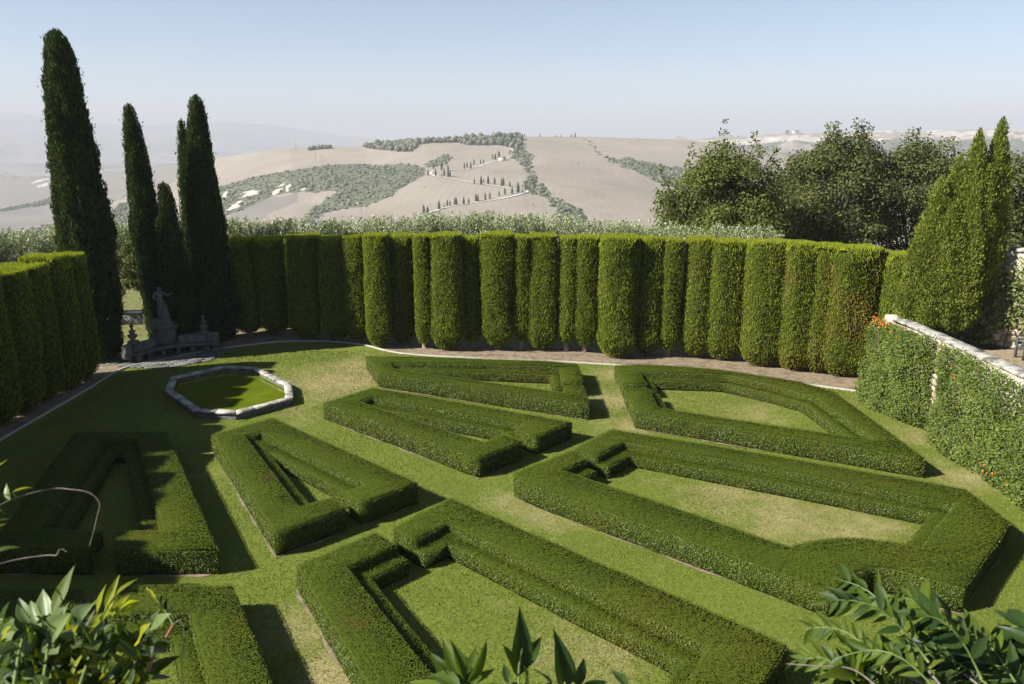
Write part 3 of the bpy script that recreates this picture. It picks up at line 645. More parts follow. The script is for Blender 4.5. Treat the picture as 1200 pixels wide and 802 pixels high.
for bi, (lab, outer, hole) in enumerate(BEDS):
    up = unp(outer + hole, HB + .02)[:, :2]; hw = unp(hole, HB + .02)[:, :2]
    sgn = np.sum(up[:, 0] * np.roll(up[:, 1], -1) - np.roll(up[:, 0], -1) * up[:, 1])
    inn = offset_line(hw, LW * (1 if sgn > 0 else -1)); tuck = offset_line(hw, -.03 * (1 if sgn > 0 else -1))
    low = np.concatenate([tuck, inn[::-1]])
    c_ = up.mean(0); up = wavy(up); low = wavy(low, .02); t = thing('box_hedge', lab, 'hedge', (c_[0], c_[1], 0), 'box hedges of the parterre')
    nearb = c_[1] < 24
    size = .036 if nearb else .046; dt, ds = (1700, 1250) if nearb else (1000, 880)
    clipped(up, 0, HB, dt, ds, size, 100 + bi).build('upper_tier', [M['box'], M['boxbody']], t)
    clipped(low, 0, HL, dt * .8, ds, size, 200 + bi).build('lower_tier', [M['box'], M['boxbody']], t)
    BEDPOLY += [up, low]
    # worn earth along the foot of the hedge
    ow = unp(outer, HB + .02)[:, :2]; ol = offset_line(ow, -.13 * (-1 if sgn > 0 else 1)); 
    A = dense(np.column_stack([ow, 0 * ow[:, 0]]), 14)[:, :2]; B = dense(np.column_stack([ol, 0 * ol[:, 0]]), 14)[:, :2]
    if len(A) == len(B):
        wv = vnoise(np.column_stack([A, 0 * A[:, 0]]), 1.7, 9)[:, None]; strip(sb, A, A + (B - A) * (np.clip(wv * 1.9 - .75, 0, 1)), .029)
struct(sb.build('worn_earth', M['earth']))

# grass blades and small flowers on the lawn
r = np.random.default_rng(5)
P = np.column_stack([r.uniform(-19, 17, 900000), 10 + 32 * r.random(900000) ** 1.6, np.full(900000, .012)])
Q = proj(P); k = (Q[:, 0] > -15) & (Q[:, 0] < 1215) & (Q[:, 1] < 812) & pip(P, lawnpoly); P = P[k]
k = np.ones(len(P), bool)
for pl in BEDPOLY: k &= ~pip(P, pl)
P = P[k][:190000]; n = len(P); D = nrm(np.column_stack([r.normal(0, .8, (n, 2)), np.full(n, 1.)])); Nn = nrm(np.column_stack([r.normal(0, 1, (n, 2)), r.uniform(.0, .8, n)]))
sc_ = .75 + P[:, 1] / 35
mb = MB(); mb.tris(P, D, Nn, r.uniform(.03, .075, n) * sc_, r.uniform(.012, .026, n) * sc_, tint=np.clip(r.random(n) * .8 + .3 * (vnoise(P, .9, 8) - .3), 0, 1), dry=np.clip(dryness(P) * 1.3 + .5 * (fbm(P, 1.1, 77, 3) - .5), 0, 1))
tag(mb.build('grass_blades', M['blade']), 'short mown grass growing over the lawn paths', 'grass', kind='stuff')
P = P[r.random(n) < .004]; c1 = unp([(1165, 706)])[0]; P = np.concatenate([P[:260], c1 + np.column_stack([r.normal(0, .8, 60), r.normal(0, .5, 60), np.zeros(60)])]); P[:, 2] = .05; n = len(P)
mb = MB(); mb.tris(P, r.normal(0, 1, (n, 3)) * np.array([1, 1, .1]), np.tile([0, 0, 1.], (n, 1)), .022, .022)
tag(mb.build('clover_flowers', M['road']), 'tiny white flowers scattered over the mown lawn', 'flowers', kind='stuff')

# ------------------------------------------------------------------ cypresses
def spray_surface(mb, fr, fz, fth, h0, h1, n, size, seed, asp=.42, up=1.0, out=.35, lump=.07, tb=.0, dry=0., origin=(0, 0, 0), body=True, streak=(2.5, .55), bodyins=.09, rag=.01):
    """a leafy column: fr(th,t) radius; t in 0..1 from h0 to h1"""
    r = np.random.default_rng(seed); O = np.asarray(origin, float)
    def surf(th, t):
        R = fr(th, t); P = np.stack([R * np.cos(th), R * np.sin(th), h0 + (h1 - h0) * t], 1)
        Q = P * np.array([streak[0], streak[0], streak[1]])
        R2 = R * (1 + lump * 2.4 * (fbm(Q, 1., seed, 2) - .5) + lump * 1.6 * (fbm(P + 31, 3.2, seed + 1, 2) - .5))
        return np.stack([R2 * np.cos(th), R2 * np.sin(th), P[:, 2]], 1)
    # body
    if body:
        nt, na = 26, 28
        T_, A_ = np.meshgrid(np.linspace(0, 1, nt), np.arange(na) * 2 * np.pi / na, indexing='ij')
        B = surf(A_.ravel(), T_.ravel()); rr = np.maximum(1 - bodyins / np.maximum(np.hypot(B[:, 0], B[:, 1]), .05), .3); B[:, :2] *= rr[:, None]
        q = [(j * na + i, j * na + (i + 1) % na, (j + 1) * na + (i + 1) % na, (j + 1) * na + i) for j in range(nt - 1) for i in range(na)]
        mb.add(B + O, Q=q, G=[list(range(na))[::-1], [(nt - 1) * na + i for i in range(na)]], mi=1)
    tt = np.linspace(0, 1, 200); wts = fr(np.zeros(200), tt) + .05; cw = np.cumsum(wts); cw /= cw[-1]
    t = np.interp(r.random(n), cw, tt); th = r.uniform(0, 2 * np.pi, n)
    P = surf(th, t); rad = np.stack([np.cos(th), np.sin(th), 0 * th], 1)
    P = P + rad * (r.uniform(-.07, .03, n) + np.where(r.random(n) < rag, r.uniform(.05, .18, n), 0))[:, None] * (size / .09)
    D = np.array([0, 0, up]) + rad * out + r.normal(0, .28, (n, 3)); Nn = nrm(rad * .6 + np.array([0, 0, .2]) + r.normal(0, .75, (n, 3)))
    tint = np.clip(.12 + .6 * r.random(n) + .5 * (fbm(P * np.array([2., 2., .6]), 1.3, seed + 5, 2) - .5) + tb, 0, 1)
    dd = np.clip(dry * 4 * (fbm(P, .8, seed + 9, 3) - .5) + dry * .3, 0, 1)
    L = size * r.uniform(.7, 1.5, n); mb.tris(P + O, D, Nn, L, L * asp, tint=tint, dry=dd)
def column_mesh(w, d, h, seed, n=9500, dry=.1, foot=.3, tb=0.):
    mb = MB(); r = np.random.default_rng(seed); ph = r.uniform(0, 6, 3); taper = r.uniform(.84, 1.0); waist = r.uniform(.0, .10); cap = r.uniform(.35, .62)
    def fr(th, t):
        base = .42 + .58 * np.clip(t / .14, 0, 1) ** .55
        prof = base * (1 - (1 - taper) * np.clip((t - .4) / .6, 0, 1)) * (1 - waist * np.exp(-((t - .3) / .12) ** 2)) * np.sqrt(np.clip(1 - (np.clip((t - .90) / .10, 0, 1) * cap) ** 2, .05, 1))
        e = 1 / (np.abs(np.cos(th) / (w / 2)) ** 3 + np.abs(np.sin(th) / (d / 2)) ** 3) ** (1 / 3.)
        return prof * e * (1 + .05 * np.sin(2 * th + ph[0]) + .035 * np.sin(3 * th + ph[1] + t * 3))
    spray_surface(mb, fr, None, None, foot, h - .06, n, .085, seed, asp=.40, up=1.0, out=.15, lump=.055, dry=dry, tb=tb)
    # flat clipped top with fresh tips
    m = int(900 * w * d); P = np.column_stack([r.uniform(-w / 2, w / 2, m) * taper, r.uniform(-d / 2, d / 2, m) * taper, np.full(m, h - .06)])
    P = P[(np.abs(P[:, 0] / (w / 2)) ** 3 + np.abs(P[:, 1] / (d / 2)) ** 3) < taper ** 3]; m = len(P); rr_ = np.maximum(np.abs(P[:, 0] / (w / 2)), np.abs(P[:, 1] / (d / 2))) / taper; P[:, 2] += .16 * (fbm(P, 1.6, seed, 2) - .5) - (h * .09) * np.clip((rr_ - math.sqrt(1 - cap ** 2)) / (1 - math.sqrt(1 - cap ** 2) + 1e-3), 0, 1) ** 1.5
    D = np.column_stack([r.normal(0, .3, (m, 2)), np.ones(m)]); mb.tris(P, D, r.normal(0, 1, (m, 3)) * np.array([1, 1, .4]), r.uniform(.08, .22, m), .045, tint=np.clip(.45 + .55 * r.random(m), 0, 1))
    return mb
def trunk_mesh(h, rad, seed):
    r = np.random.default_rng(seed); z = np.linspace(-.05, h, 5)
    return MB().tube(np.column_stack([r.normal(0, .025, 5), r.normal(0, .025, 5), z]), np.linspace(rad * 1.25, rad * .8, 5), 8)
ORD = ['first', 'second', 'third', 'fourth', 'fifth', 'sixth', 'seventh', 'eighth', 'ninth', 'tenth', 'eleventh', 'twelfth', 'thirteenth', 'fourteenth', 'fifteenth', 'sixteenth', 'seventeenth', 'eighteenth', 'nineteenth', 'twentieth',
       'twenty-first', 'twenty-second', 'twenty-third', 'twenty-fourth', 'twenty-fifth', 'twenty-sixth', 'twenty-seventh', 'twenty-eighth']
# centre pixel, pixel width, pixel row of the foot of the foliage, top row, leafless foot
COLS = [(292, 30, 396, 279, .25), (324, 33, 396, 278, .25), (361, 42, 401, 275, .2), (396, 34, 403, 277, .25), (419, 26, 404, 275, .25), (445, 31, 410, 274, .15), (473, 31, 406, 275, .2), (497, 20, 411, 275, .35), (525, 40, 413, 274, .15), (553, 20, 411, 277, .4), (582.5, 40, 413, 273, .25),
        (611, 18, 413, 276, .6), (635, 38, 413.5, 274, .2), (664, 21, 415, 277, .55), (686, 29, 416, 277, .5), (722, 47, 422, 276, .12), (758, 32, 420, 278, .2), (783, 24, 421, 279, .45), (815, 38, 422, 279, .18), (847, 46, 425, 281, .15), (892, 52, 432, 282, .1), (928, 42, 437, 284, .12), (959, 40, 440, 287, .12), (990, 58, 444, 289, .08), (1040, 52, 449, 296, .12)]
for i, (px, wp, row, top, foot) in enumerate(COLS):
    b = unp([(px, row)])[0]; sc_ = F / (b[1] * cP + CAMZ * sP)
    w = max(wp / sc_ * 1.03, .76); d = min(max(w * 1.2, 1.5), 2.0)
    if px > 1020: b = b + np.array([.25, 0, 0])
    y = b[1] + d / 2 * .62; x = b[0] * y / b[1] * .995
    h = CAMZ + y * float(slope(top)) ; 
    k = len(COLS) - 1 - i
    t = thing('clipped_cypress', '%s clipped cypress column in the row counting from the stone wall' % ORD[k], 'cypress', (x, y, 0), 'clipped cypress columns of the back row')
    dry = .46 if px > 900 else (.16 if px > 700 else .10)
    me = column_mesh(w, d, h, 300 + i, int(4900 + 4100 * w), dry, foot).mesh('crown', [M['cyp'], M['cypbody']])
    o = bpy.data.objects.new('crown', me); COL.objects.link(o); o.parent = t
    o = bpy.data.objects.new('trunk', trunk_mesh(foot + 1.2, .09 + .03 * w, 400 + i).mesh('trunk', M['palebark'])); COL.objects.link(o); o.parent = t
# left row, running towards the terrace
LM = [column_mesh(2.0 + .1 * k, 1.62 + .06 * k, 6.1, 500 + k, 11000, .1, .06).mesh('crown', [M['cyp'], M['cypbody']]) for k in range(4)]
LT = trunk_mesh(1.4, .13, 450).mesh('trunk', M['palebark'])
yy = 36.62; i = 0
while yy > 12.5:
    t = thing('clipped_cypress', '%s dark clipped cypress in the side row counting from the bench' % ORD[i], 'cypress', (-20.32 - .42 * min(1, max(0, (yy - 22) / 4)) + .1 * math.sin(i * 2.1), yy, 0), 'clipped cypress columns of the side row')
    hs = (float(interp(yy, [(8, 9.6), (12, 9.2), (15.5, 8.4), (17.4, 7.75), (20, 7.35), (22, 7.1), (26, 6.7), (29, 6.2), (36, 6.05)])) + .16 * math.sin(i * 1.9)) / 6.1
    for nm, me in (('crown', LM[i % 4]), ('trunk', LT)):
        o = bpy.data.objects.new(nm, me); COL.objects.link(o); o.parent = t; o.rotation_euler = (0, 0, math.pi * (i % 2)); o.scale = (1, 1, hs)
    yy -= 1.62; i += 1

def tall_cypress(label, base, h, w, seed, n, prof, mat, lean=(0, 0), foot=.3, lump=.19, extra=(), size=.115, group='tall cypresses', name='cypress_tree', dry=.06):
    t = thing(name, label, 'cypress', base, group); mb = MB()
    P_ = np.array(prof)
    def mk(w_):
        def fr(th, tt): return np.interp(tt, P_[:, 0], P_[:, 1]) * w_ / 2 * (1 + .06 * np.sin(2 * th + seed) + .05 * np.sin(3 * th + 5 * tt + seed))
        return fr
    spray_surface(mb, mk(w), None, None, foot, h, n, size, seed, asp=.40, up=1., out=.3, lump=lump, dry=dry, streak=(2.4, .6), bodyins=.10, rag=.025)
    for k, (dx, dy, z0, z1, w2, n2) in enumerate(extra):
        spray_surface(mb, mk(w2), None, None, z0, z1, n2, size, seed + 50 + k, asp=.40, up=1., out=.3, lump=lump * 1.2, dry=dry, origin=(dx, dy, 0), streak=(2.4, .6), bodyins=.10, rag=.025)
    V = mb
    me = V.mesh('crown', mat)
    if lean != (0, 0):
        co = np.empty(len(me.vertices) * 3); me.vertices.foreach_get('co', co); co = co.reshape(-1, 3); f_ = (co[:, 2] / h) ** 1.2
        co[:, 0] += lean[0] * f_; co[:, 1] += lean[1] * f_; me.vertices.foreach_set('co', co.ravel()); me.update()
    o = bpy.data.objects.new('crown', me); COL.objects.link(o); o.parent = t
    o = bpy.data.objects.new('trunk', trunk_mesh(foot + 2.5, .22, seed).mesh('trunk', M['bark'])); COL.objects.link(o); o.parent = t
    return t
PR = [(0, .7), (.1, .95), (.3, 1), (.45, .97), (.6, .84), (.8, .66), (.9, .5), (.96, .36), (.985, .26), (1, .06)]
PR1 = [(0, .7), (.1, .95), (.2, 1), (.40, .98), (.58, .82), (.84, .64), (.94, .44), (.98, .32), (1, .08)]
TM = [M['tall'], M['tallbody']]
tall_cypress('tallest dark cypress tree, rising alone left of the statue', (-21.5, 40.2, 0), 16.25, 2.7, 601, 56000, PR1, TM, lean=(-.15, 0), lump=.19, group=None)
tall_cypress('dark cypress rising directly behind the statue with a side stem', (-19.45, 43.1, 0), 13.0, 1.65, 602, 26000, PR, TM, lean=(-.5, 0), foot=.1, extra=((1.25, -.1, .3, 9.0, 1.6, 14000),), group=None)
tall_cypress('dark pointed cypress beside the bench with a clipped lower skirt', (-17.05, 44.7, 0), 13.55, 1.9, 603, 30000, PR, TM, lean=(.05, 0), foot=.05, extra=((.15, -.35, .05, 5.9, 2.2, 9000),), group=None)
tall_cypress('slim cypress mostly hidden behind the pointed one', (-19.3, 48.2, 0), 12.4, 1.2, 604, 12000, PR, TM, lean=(.0, 0), group=None)
for k, (yy, hh) in enumerate(((10.9, 9.6), (8.8, 10.0))):
    tall_cypress('dark cypress at the end of the side row shading the hedges', (-20.4, yy, 0), hh, 2.3, 610 + k, 7000, PR, TM, group='cypresses ending the side row', size=.2)

# ------------------------------------------------------------------ octagonal pool
PO = unp([(193.8, 458), (199.5, 441.8), (261, 427.7), (303.8, 430.7), (342.8, 449.8), (343.2, 466.7), (274.2, 483.5), (228, 481.3)], .34)[:, :2]
pc = PO.mean(0); PO = pc + ((PO - pc) - np.roll(PO - pc, 4, 0)) / 2       # point-symmetric
n8 = 8
def poly_inset(P, w):
    "parallel inset of a convex clockwise polygon"
    o = []
    for i in range(len(P)):
        a, b, c_ = P[i - 1], P[i], P[(i + 1) % len(P)]
        d1 = nrm(b - a); d2 = nrm(c_ - b); n1 = np.array([d1[1], -d1[0]]); n2 = np.array([d2[1], -d2[0]])
        if (pc - b) @ n1 < 0: n1 = -n1
        if (pc - b) @ n2 < 0: n2 = -n2
        m = np.array([n1, n2]); o.append(b + np.linalg.solve(m, np.array([w, w])))
    return np.array(o)
PI_ = poly_inset(PO, .33); PW = poly_inset(PO, .06); PWi = poly_inset(PO, .28)
pool = thing('octagonal_pool', 'eight sided pool with pale stone rim and murky green water', 'pool', (pc[0], pc[1], 0))
mb = MB()
for i in range(8):
    j = (i + 1) % 8
    V = [(*PW[i], -.02), (*PW[j], -.02), (*PW[j], .24), (*PW[i], .24), (*PWi[i], -.3), (*PWi[j], -.3), (*PWi[j], .24), (*PWi[i], .24)]
    mb.add(V, Q=[(0, 1, 2, 3), (5, 4, 7, 6), (3, 2, 6, 7), (1, 0, 4, 5)])
mb.build('basin_wall', M['greystone'], pool)
MB().add(np.column_stack([PWi * .0 + PWi, np.full(8, .13)]), G=[list(range(8))[::-1]]).build('water', M['water'], pool)
for i in range(8):
    j = (i + 1) % 8; ln = np.linalg.norm(PO[j] - PO[i]); k = max(2, int(round(ln / .95)))
    for s in range(k):
        a0, a1 = s / k + .006, (s + 1) / k - .006
        z0, z1 = .242 + rng.uniform(0, .003), .34 + rng.uniform(-.012, .012)
        e = rng.uniform(-.02, .02, 4)
        q = [PO[i] + (PO[j] - PO[i]) * (a0 + .004), PO[i] + (PO[j] - PO[i]) * (a1 - .004), PI_[i] + (PI_[j] - PI_[i]) * a1, PI_[i] + (PI_[j] - PI_[i]) * a0]
        n_ = nrm(pc - (PO[i] + PO[j]) / 2)
        q = [q[0] + n_ * e[0], q[1] + n_ * e[1], q[2] + n_ * e[2], q[3] + n_ * e[3]]; cc = sum(q) / 4
        lo = [(*p, z0) for p in q]; hi = [(*(p + (cc - p) * .0), z1 - .018) for p in q]; tp = [(*(p + nrm(cc - p) * .025), z1) for p in q]
        Qd = [(0, 1, 2, 3)] + [(4 * r_ + a, 4 * r_ + 4 + a, 4 * r_ + 4 + (a + 1) % 4, 4 * r_ + (a + 1) % 4) for r_ in range(2) for a in range(4)] + [(11, 10, 9, 8)]
        MB().add(lo + hi + tp, Q=Qd).build('coping_stone', M['stone'], pool)

# ------------------------------------------------------------------ stone bench with statue
BC = np.array([-18.55, 41.55]); bf = nrm(pc - BC); bx_ = np.array([-bf[1], bf[0]]); brz = math.atan2(bx_[1], bx_[0])
def BL(x, y, z=0.):   # bench coordinates: x along the seat, y towards the pool
    p = BC + bx_ * x + bf * y; return np.array([p[0], p[1], z])
bench = thing('stone_bench', 'curved grey stone garden bench with urn finials below the statue', 'bench', BL(0, 0))
def arc_block(r0, r1, a0, a1, z0, z1, cx=0., cy=3.0, n=14):
    an = np.linspace(a0, a1, n); V = []
    for a in an:
        for rr, z in ((r0, z0), (r1, z0), (r1, z1), (r0, z1)): V.append(BL(cx + rr * math.sin(a), cy - rr * math.cos(a), z))
    q = [(4 * i + k, 4 * i + (k + 1) % 4, 4 * i + 4 + (k + 1) % 4, 4 * i + 4 + k) for i in range(n - 1) for k in range(4)]
    return MB().add(V, Q=q + [(0, 1, 2, 3), (4 * n - 1, 4 * n - 2, 4 * n - 3, 4 * n - 4)])
AH = .80
arc_block(2.35, 2.95, -AH, AH, .40, .50).build('seat', M['greystone'], bench)
for s in (-1, 1): arc_block(2.9, 3.15, .20 * s, AH * .98 * s, .0, .92).build('backrest', M['greystone'], bench)
for k in range(6):
    a = -AH + .1 + (2 * AH - .2) * k / 5; c_ = BL(2.62 * math.sin(a), 3 - 2.62 * math.cos(a), .20)
    MB().box(c_, (.2, .42, .40), brz + a, 0, .02).build('leg', M['greystone'], bench)
for s in (-1, 1):
    a = AH * .80 * s; c_ = BL(3.03 * math.sin(a), 3 - 3.03 * math.cos(a), .92)
    mb = MB(); mb.box(c_ + np.array([0, 0, .09]), (.42, .42, .18), brz + a, 0, .02)
    mb.lathe(c_ + np.array([0, 0, .18]), [(.13, 0), (.10, .06), (.20, .16), (.24, .26), (.24, .30), (.15, .34), (.10, .40), (.17, .46), (.18, .50), (.08, .55), (.055, .68), (.09, .72), (.13, .76), (.03, .86)], 14); mb.build('finial', M['greystone'], bench)
    c2 = BL(3.05 * math.sin(AH * .96 * s), 3 - 3.05 * math.cos(AH * .96 * s), .62); MB().box(c2, (.32, .75, 1.24 * .6), brz + AH * s, .0, .06).build('end_scroll', M['greystone'], bench)
ped = thing('statue_pedestal', 'tall moulded stone pedestal carrying the statue behind the bench', 'pedestal', BL(0, -.55))
mb = MB()
for (w_, z0, z1) in ((1.30, 0, .30), (1.12, .30, .42), (.98, .42, 1.28), (1.12, 1.28, 1.38), (1.26, 1.38, 1.50), (.94, 1.50, 1.66), (.80, 1.66, 1.80)):
    mb.box(BL(0, -.45, (z0 + z1) / 2), (w_, w_ * .85, z1 - z0 + .002), brz, 0, .015)
mb.build('die', M['greystone'], ped)
for s in (-1, 1):
    pr = [(.50, .30), (.86, .30), (.84, .55), (.70, .72), (.60, .95), (.56, 1.25), (.50, 1.25)]
    V = [BL(s * x, -.45 + dy, z) for dy in (-.22, .22) for x, z in pr]; n_ = len(pr)
    MB().add(V, Q=[(i, (i + 1) % n_, n_ + (i + 1) % n_, n_ + i) for i in range(n_)], G=[list(range(n_)), [n_ + i for i in range(n_)][::-1]]).build('side_volute', M['greystone'], ped)
# statue: robed figure, one continuous skinned body
def skin_figure(name, joints, bones, mat, parent, root=0):
    me = bpy.data.meshes.new(name); me.from_pydata([j[0] for j in joints], bones, [])
    o = bpy.data.objects.new(name, me); COL.objects.link(o); o.parent = parent
    sk = o.modifiers.new('skin', 'SKIN'); sk.use_smooth_shade = True; sk.branch_smoothing = .4
    for v, j in zip(me.skin_vertices[0].data, joints): v.radius = j[1] if isinstance(j[1], tuple) else (j[1], j[1]); v.use_root = False
    me.skin_vertices[0].data[root].use_root = True
    ss = o.modifiers.new('sub', 'SUBSURF'); ss.levels = 2; ss.render_levels = 2
    me.materials.append(mat); return o
st = thing('statue', 'grey stone statue of a robed standing figure on the pedestal', 'statue', BL(0, -.45, 1.80)); st.rotation_euler = (0, 0, brz)
J = [((0, 0, 1.0), (.19, .15)), ((.0, 0, .62), (.22, .19)), ((.02, 0, .30), (.24, .20)), ((.03, 0, .02), (.28, .24)), ((-.02, 0, 1.22), (.19, .14)), ((-.03, 0, 1.42), (.22, .14)), ((-.03, 0, 1.56), (.08, .08)), ((-.02, -.02, 1.66), (.10, .11)), ((-.02, -.02, 1.80), (.095, .11)),
     ((.20, 0, 1.46), (.085, .085)), ((.34, -.05, 1.28), (.075, .075)), ((.50, -.16, 1.34), (.055, .055)), ((.58, -.20, 1.40), (.05, .04)), ((-.25, 0, 1.46), (.085, .085)), ((-.33, .02, 1.20), (.075, .075)), ((-.18, -.16, 1.06), (.06, .06)), ((-.08, -.20, 1.06), (.05, .045))]
skin_figure('body', J, [(0, 1), (1, 2), (2, 3), (0, 4), (4, 5), (5, 6), (6, 7), (7, 8), (5, 9), (9, 10), (10, 11), (11, 12), (5, 13), (13, 14), (14, 15), (15, 16)], M['greystone'], st)
mb = MB()
for k in range(7):
    a = -1.2 + k * .45; mb.tube([(.19 * math.cos(a) * .9, -.15 * abs(math.sin(a + 1.5)) - .08, 1.05 - .02 * k), (.25 * math.cos(a), -.20, .5), (.29 * math.cos(a), -.22 - .02 * (k % 2), .02)], [.03, .045, .05], 6)
o = mb.build('drapery_fold', M['greystone'], None); o.parent = st
MB().box((0, 0, .02), (.62, .52, .06), 0, 0, .01).build('base', M['greystone'], None).parent = st
# paving in front of the bench
pv = struct(MB().add([tuple(BL(0, 0, -.2)), tuple(BL(.01, 0, -.2)), tuple(BL(0, .01, -.2))], T=[(0, 1, 2)]).build('paving', M['greystone']))
pme = [MB().box((0, 0, 0), (.50, .26, .06), 0, .015, .012).mesh('paving_stone', M['greystone']) for _ in range(5)]
k = 0
for iy in range(11):
    for ix in range(-6, 7):
        x = ix * .53 + (.26 if iy % 2 else 0); y = .15 + iy * .285
        if (x / 3.0) ** 2 + ((y - .1) / 3.1) ** 2 > 1: continue
        o = bpy.data.objects.new('paving_stone', pme[k % 5]); COL.objects.link(o); o.parent = pv; k += 1
        p = BL(x, y, .035 + rng.uniform(-.006, .006)); o.location = p; o.rotation_euler = (rng.uniform(-.02, .02), rng.uniform(-.02, .02), brz + rng.uniform(-.04, .04))
# low parapet behind
par = thing('parapet_wall', 'low stone parapet behind the statue in the gap between trees', 'wall', (-18, 49.0, 0))
mb = MB(); mb.box((-19.0, 49.0, .30), (20, .40, .74)); mb.build('masonry', M['greystone'], par)
for k in range(16): MB().box((-28.4 + k * 1.25, 49.0, .735), (1.22, .52, .11), 0, .012, .015).build('coping_stone', M['stone'], par)

# ------------------------------------------------------------------ right-hand terrace: retaining wall, coping, climbers, house wall
TZ = 2.6
struct(MB().add([(17.0, -2, TZ), (60, -2, TZ), (60, 60, TZ), (17.0, 60, TZ), (17.0, -2, -1), (17, 60, -1), (60, 60, -1)], Q=[(0, 1, 2, 3), (0, 3, 5, 4), (3, 2, 6, 5)]).build('upper_terrace', M['earth']))
mb = MB(); r = np.random.default_rng(91); n = 26000; P = np.column_stack([r.uniform(17.2, 27, n), r.uniform(21, 33, n), np.full(n, TZ)]); P = P[fbm(P, .6, 12, 3) + .02 * (31.5 - P[:, 1]) > .5]; n = len(P)
mb.tris(P, np.column_stack([r.normal(0, .8, (n, 2)), np.ones(n)]), r.normal(0, 1, (n, 3)), .07, .035, tint=r.random(n), dry=.5 * r.random(n))
tag(mb.build('terrace_grass', M['blade']), 'thin yellowing grass on the upper terrace by the house wall', 'grass', kind='stuff')
rw = thing('retaining_wall', 'pale stone retaining wall with broad coping beside the parterre', 'wall', (16.7, 25, 0))
mb = MB(); mb.box((16.72, 20.1, 1.79), (.56, 26.2, 3.62)); mb.build('core', M['mortar'], rw)
# stones where the climbers leave the wall bare
sme = [MB().box((0, 0, 0), (.06, .46, .24), 0, .014, .015).mesh('wall_stone', M['wallstone']) for _ in range(6)]
k = 0
for iz in range(14):
    for iy in range(9):
        y = 27.6 + iy * .49 + (.24 if iz % 2 else 0)
        o = bpy.data.objects.new('wall_stone', sme[k % 6]); k += 1; COL.objects.link(o); o.parent = rw
        o.location = (16.43 - 16.7, y - 25, .14 + iz * .26); o.scale = (1, rng.uniform(.9, 1.04), 1)
ce = smoothline(np.array([(16.55, 33.3, 0), (16.62, 31.5, 0), (16.70, 29, 0), (16.72, 26, 0), (16.72, 22, 0), (16.72, 16, 0), (16.72, 8, 0)]), 8)
cu = np.concatenate([[0], np.cumsum(np.linalg.norm(np.diff(ce[:, :2], axis=0), axis=1))]); s0 = 0.; k = 0
while s0 < cu[-1] - .9:
    ln = rng.uniform(.85, 1.25); m_ = s0 + ln / 2; x, y = np.interp(m_, cu, ce[:, 0]), np.interp(m_, cu, ce[:, 1]); x1, y1 = np.interp(m_ + .3, cu, ce[:, 0]), np.interp(m_ + .3, cu, ce[:, 1])
    MB().box((x, y, 3.69 + rng.uniform(-.015, .015)), (ln - .02, .58, .13), math.atan2(y1 - y, x1 - x), .014, .03).build('coping_stone', M['stone'], rw); s0 += ln; k += 1
MB().box((16.6, 33.5, 1.9), (.9, .5, 3.84), 0, .02, .03).build('end_pier', M['wallstone'], rw)
def leafy_wall(name, label, y0, y1, z0f, z1f, thick, n, seed, flowers, mat, size=.085):
    r = np.random.default_rng(seed); t = thing(name, label, 'climbing plant', (16.4, (y0 + y1) / 2, 0), 'climbers on the retaining wall')
    y = r.uniform(y0, y1, n); u = (y - y0) / (y1 - y0); z = r.random(n); z = z0f(u) + (z1f(u) - z0f(u)) * z
    y = y + .35 * (vnoise(np.column_stack([z * 0, z * 0, z]), 1.4, seed) - .5) * np.where(u < .5, 1, -1); P = np.column_stack([np.zeros(n), y, z]); ed = np.minimum(np.minimum(u, (1 - u) if y1 < 30 else u) * (y1 - y0) + .05, np.minimum(z1f(u) - z + .25, 3.)) 
    dep = thick * np.clip(ed / .9, .08, 1) ** .6 * (.35 + 1.2 * (fbm(P, .9, seed, 3)))
    face = r.random(n) < .8
    P[:, 0] = 16.42 - dep * np.where(face, 1, r.random(n)); 
    mb = MB()
    Nn = nrm(np.array([-.8, -.35, .55]) + r.normal(0, .55, (n, 3))); D = r.normal(0, 1, (n, 3)) + np.array([-.3, 0, -.3]); D = D - (D * Nn).sum(1, keepdims=True) * Nn
    P = P + r.normal(0, .05, (n, 3)); L = size * r.uniform(.6, 1.4, n)
    mb.cards(P, D, Nn, L, L * .62, tint=np.clip(.15 + .6 * r.random(n) + .7 * (fbm(P, 1.6, seed + 4, 3) - .5), 0, 1), dry=np.where(r.random(n) < .02, .6, 0))
    mb.build('foliage', mat, t)
    sb_ = MB()
    for k in range(7):
        yb = y0 + (y1 - y0) * (k + .5) / 7; zt = 2.6
        sb_.tube([(16.2, yb, -.02), (16.25, yb + .1, .8), (16.3, yb - .15, 1.7), (16.3, yb + .2, zt)], [.05, .04, .03, .015], 6)
    sb_.build('stems', M['bark'], t)
    if flowers:
        for (fy, fz, sp, m) in flowers:
            c_ = np.column_stack([r.normal(.05, .16, m), fy + r.normal(0, sp, m), fz + r.normal(0, sp * .35, m)]); u = np.clip((c_[:, 1] - y0) / (y1 - y0), 0, 1)
            c_[:, 0] += 16.42 - thick * 1.02; fb = MB()
            for q in c_:
                a = r.normal(0, 1, (7, 3)); fb.cards(np.tile(q, (7, 1)), a, np.cross(a, r.normal(0, 1, (7, 3))), .05, .04)
            fb.build('flower_cluster', M['flower'], t)['kind'] = 'stuff'
    return t
leafy_wall('climbing_shrub', 'dense climber with orange flowers on top, at the far end of the stone wall', 29.72, 34.3, lambda u: .05 + 0 * u, lambda u: 3.72 - .25 * u, .85, 22000, 701, [(33.0, 3.66, .38, 38), (31.6, 3.45, .5, 5)], M['climb'])
leafy_wall('climbing_shrub', 'dense climber with a few red flowers low down, on the nearer stretch of wall', 12.0, 29.1, lambda u: .05 + 0 * u, lambda u: 3.62 + .1 * np.sin(9 * u), .62, 50000, 702, [(23.9, .6, .4, 10), (25.2, .5, .35, 4), (27.3, 2.9, .4, 3)], M['climb'])
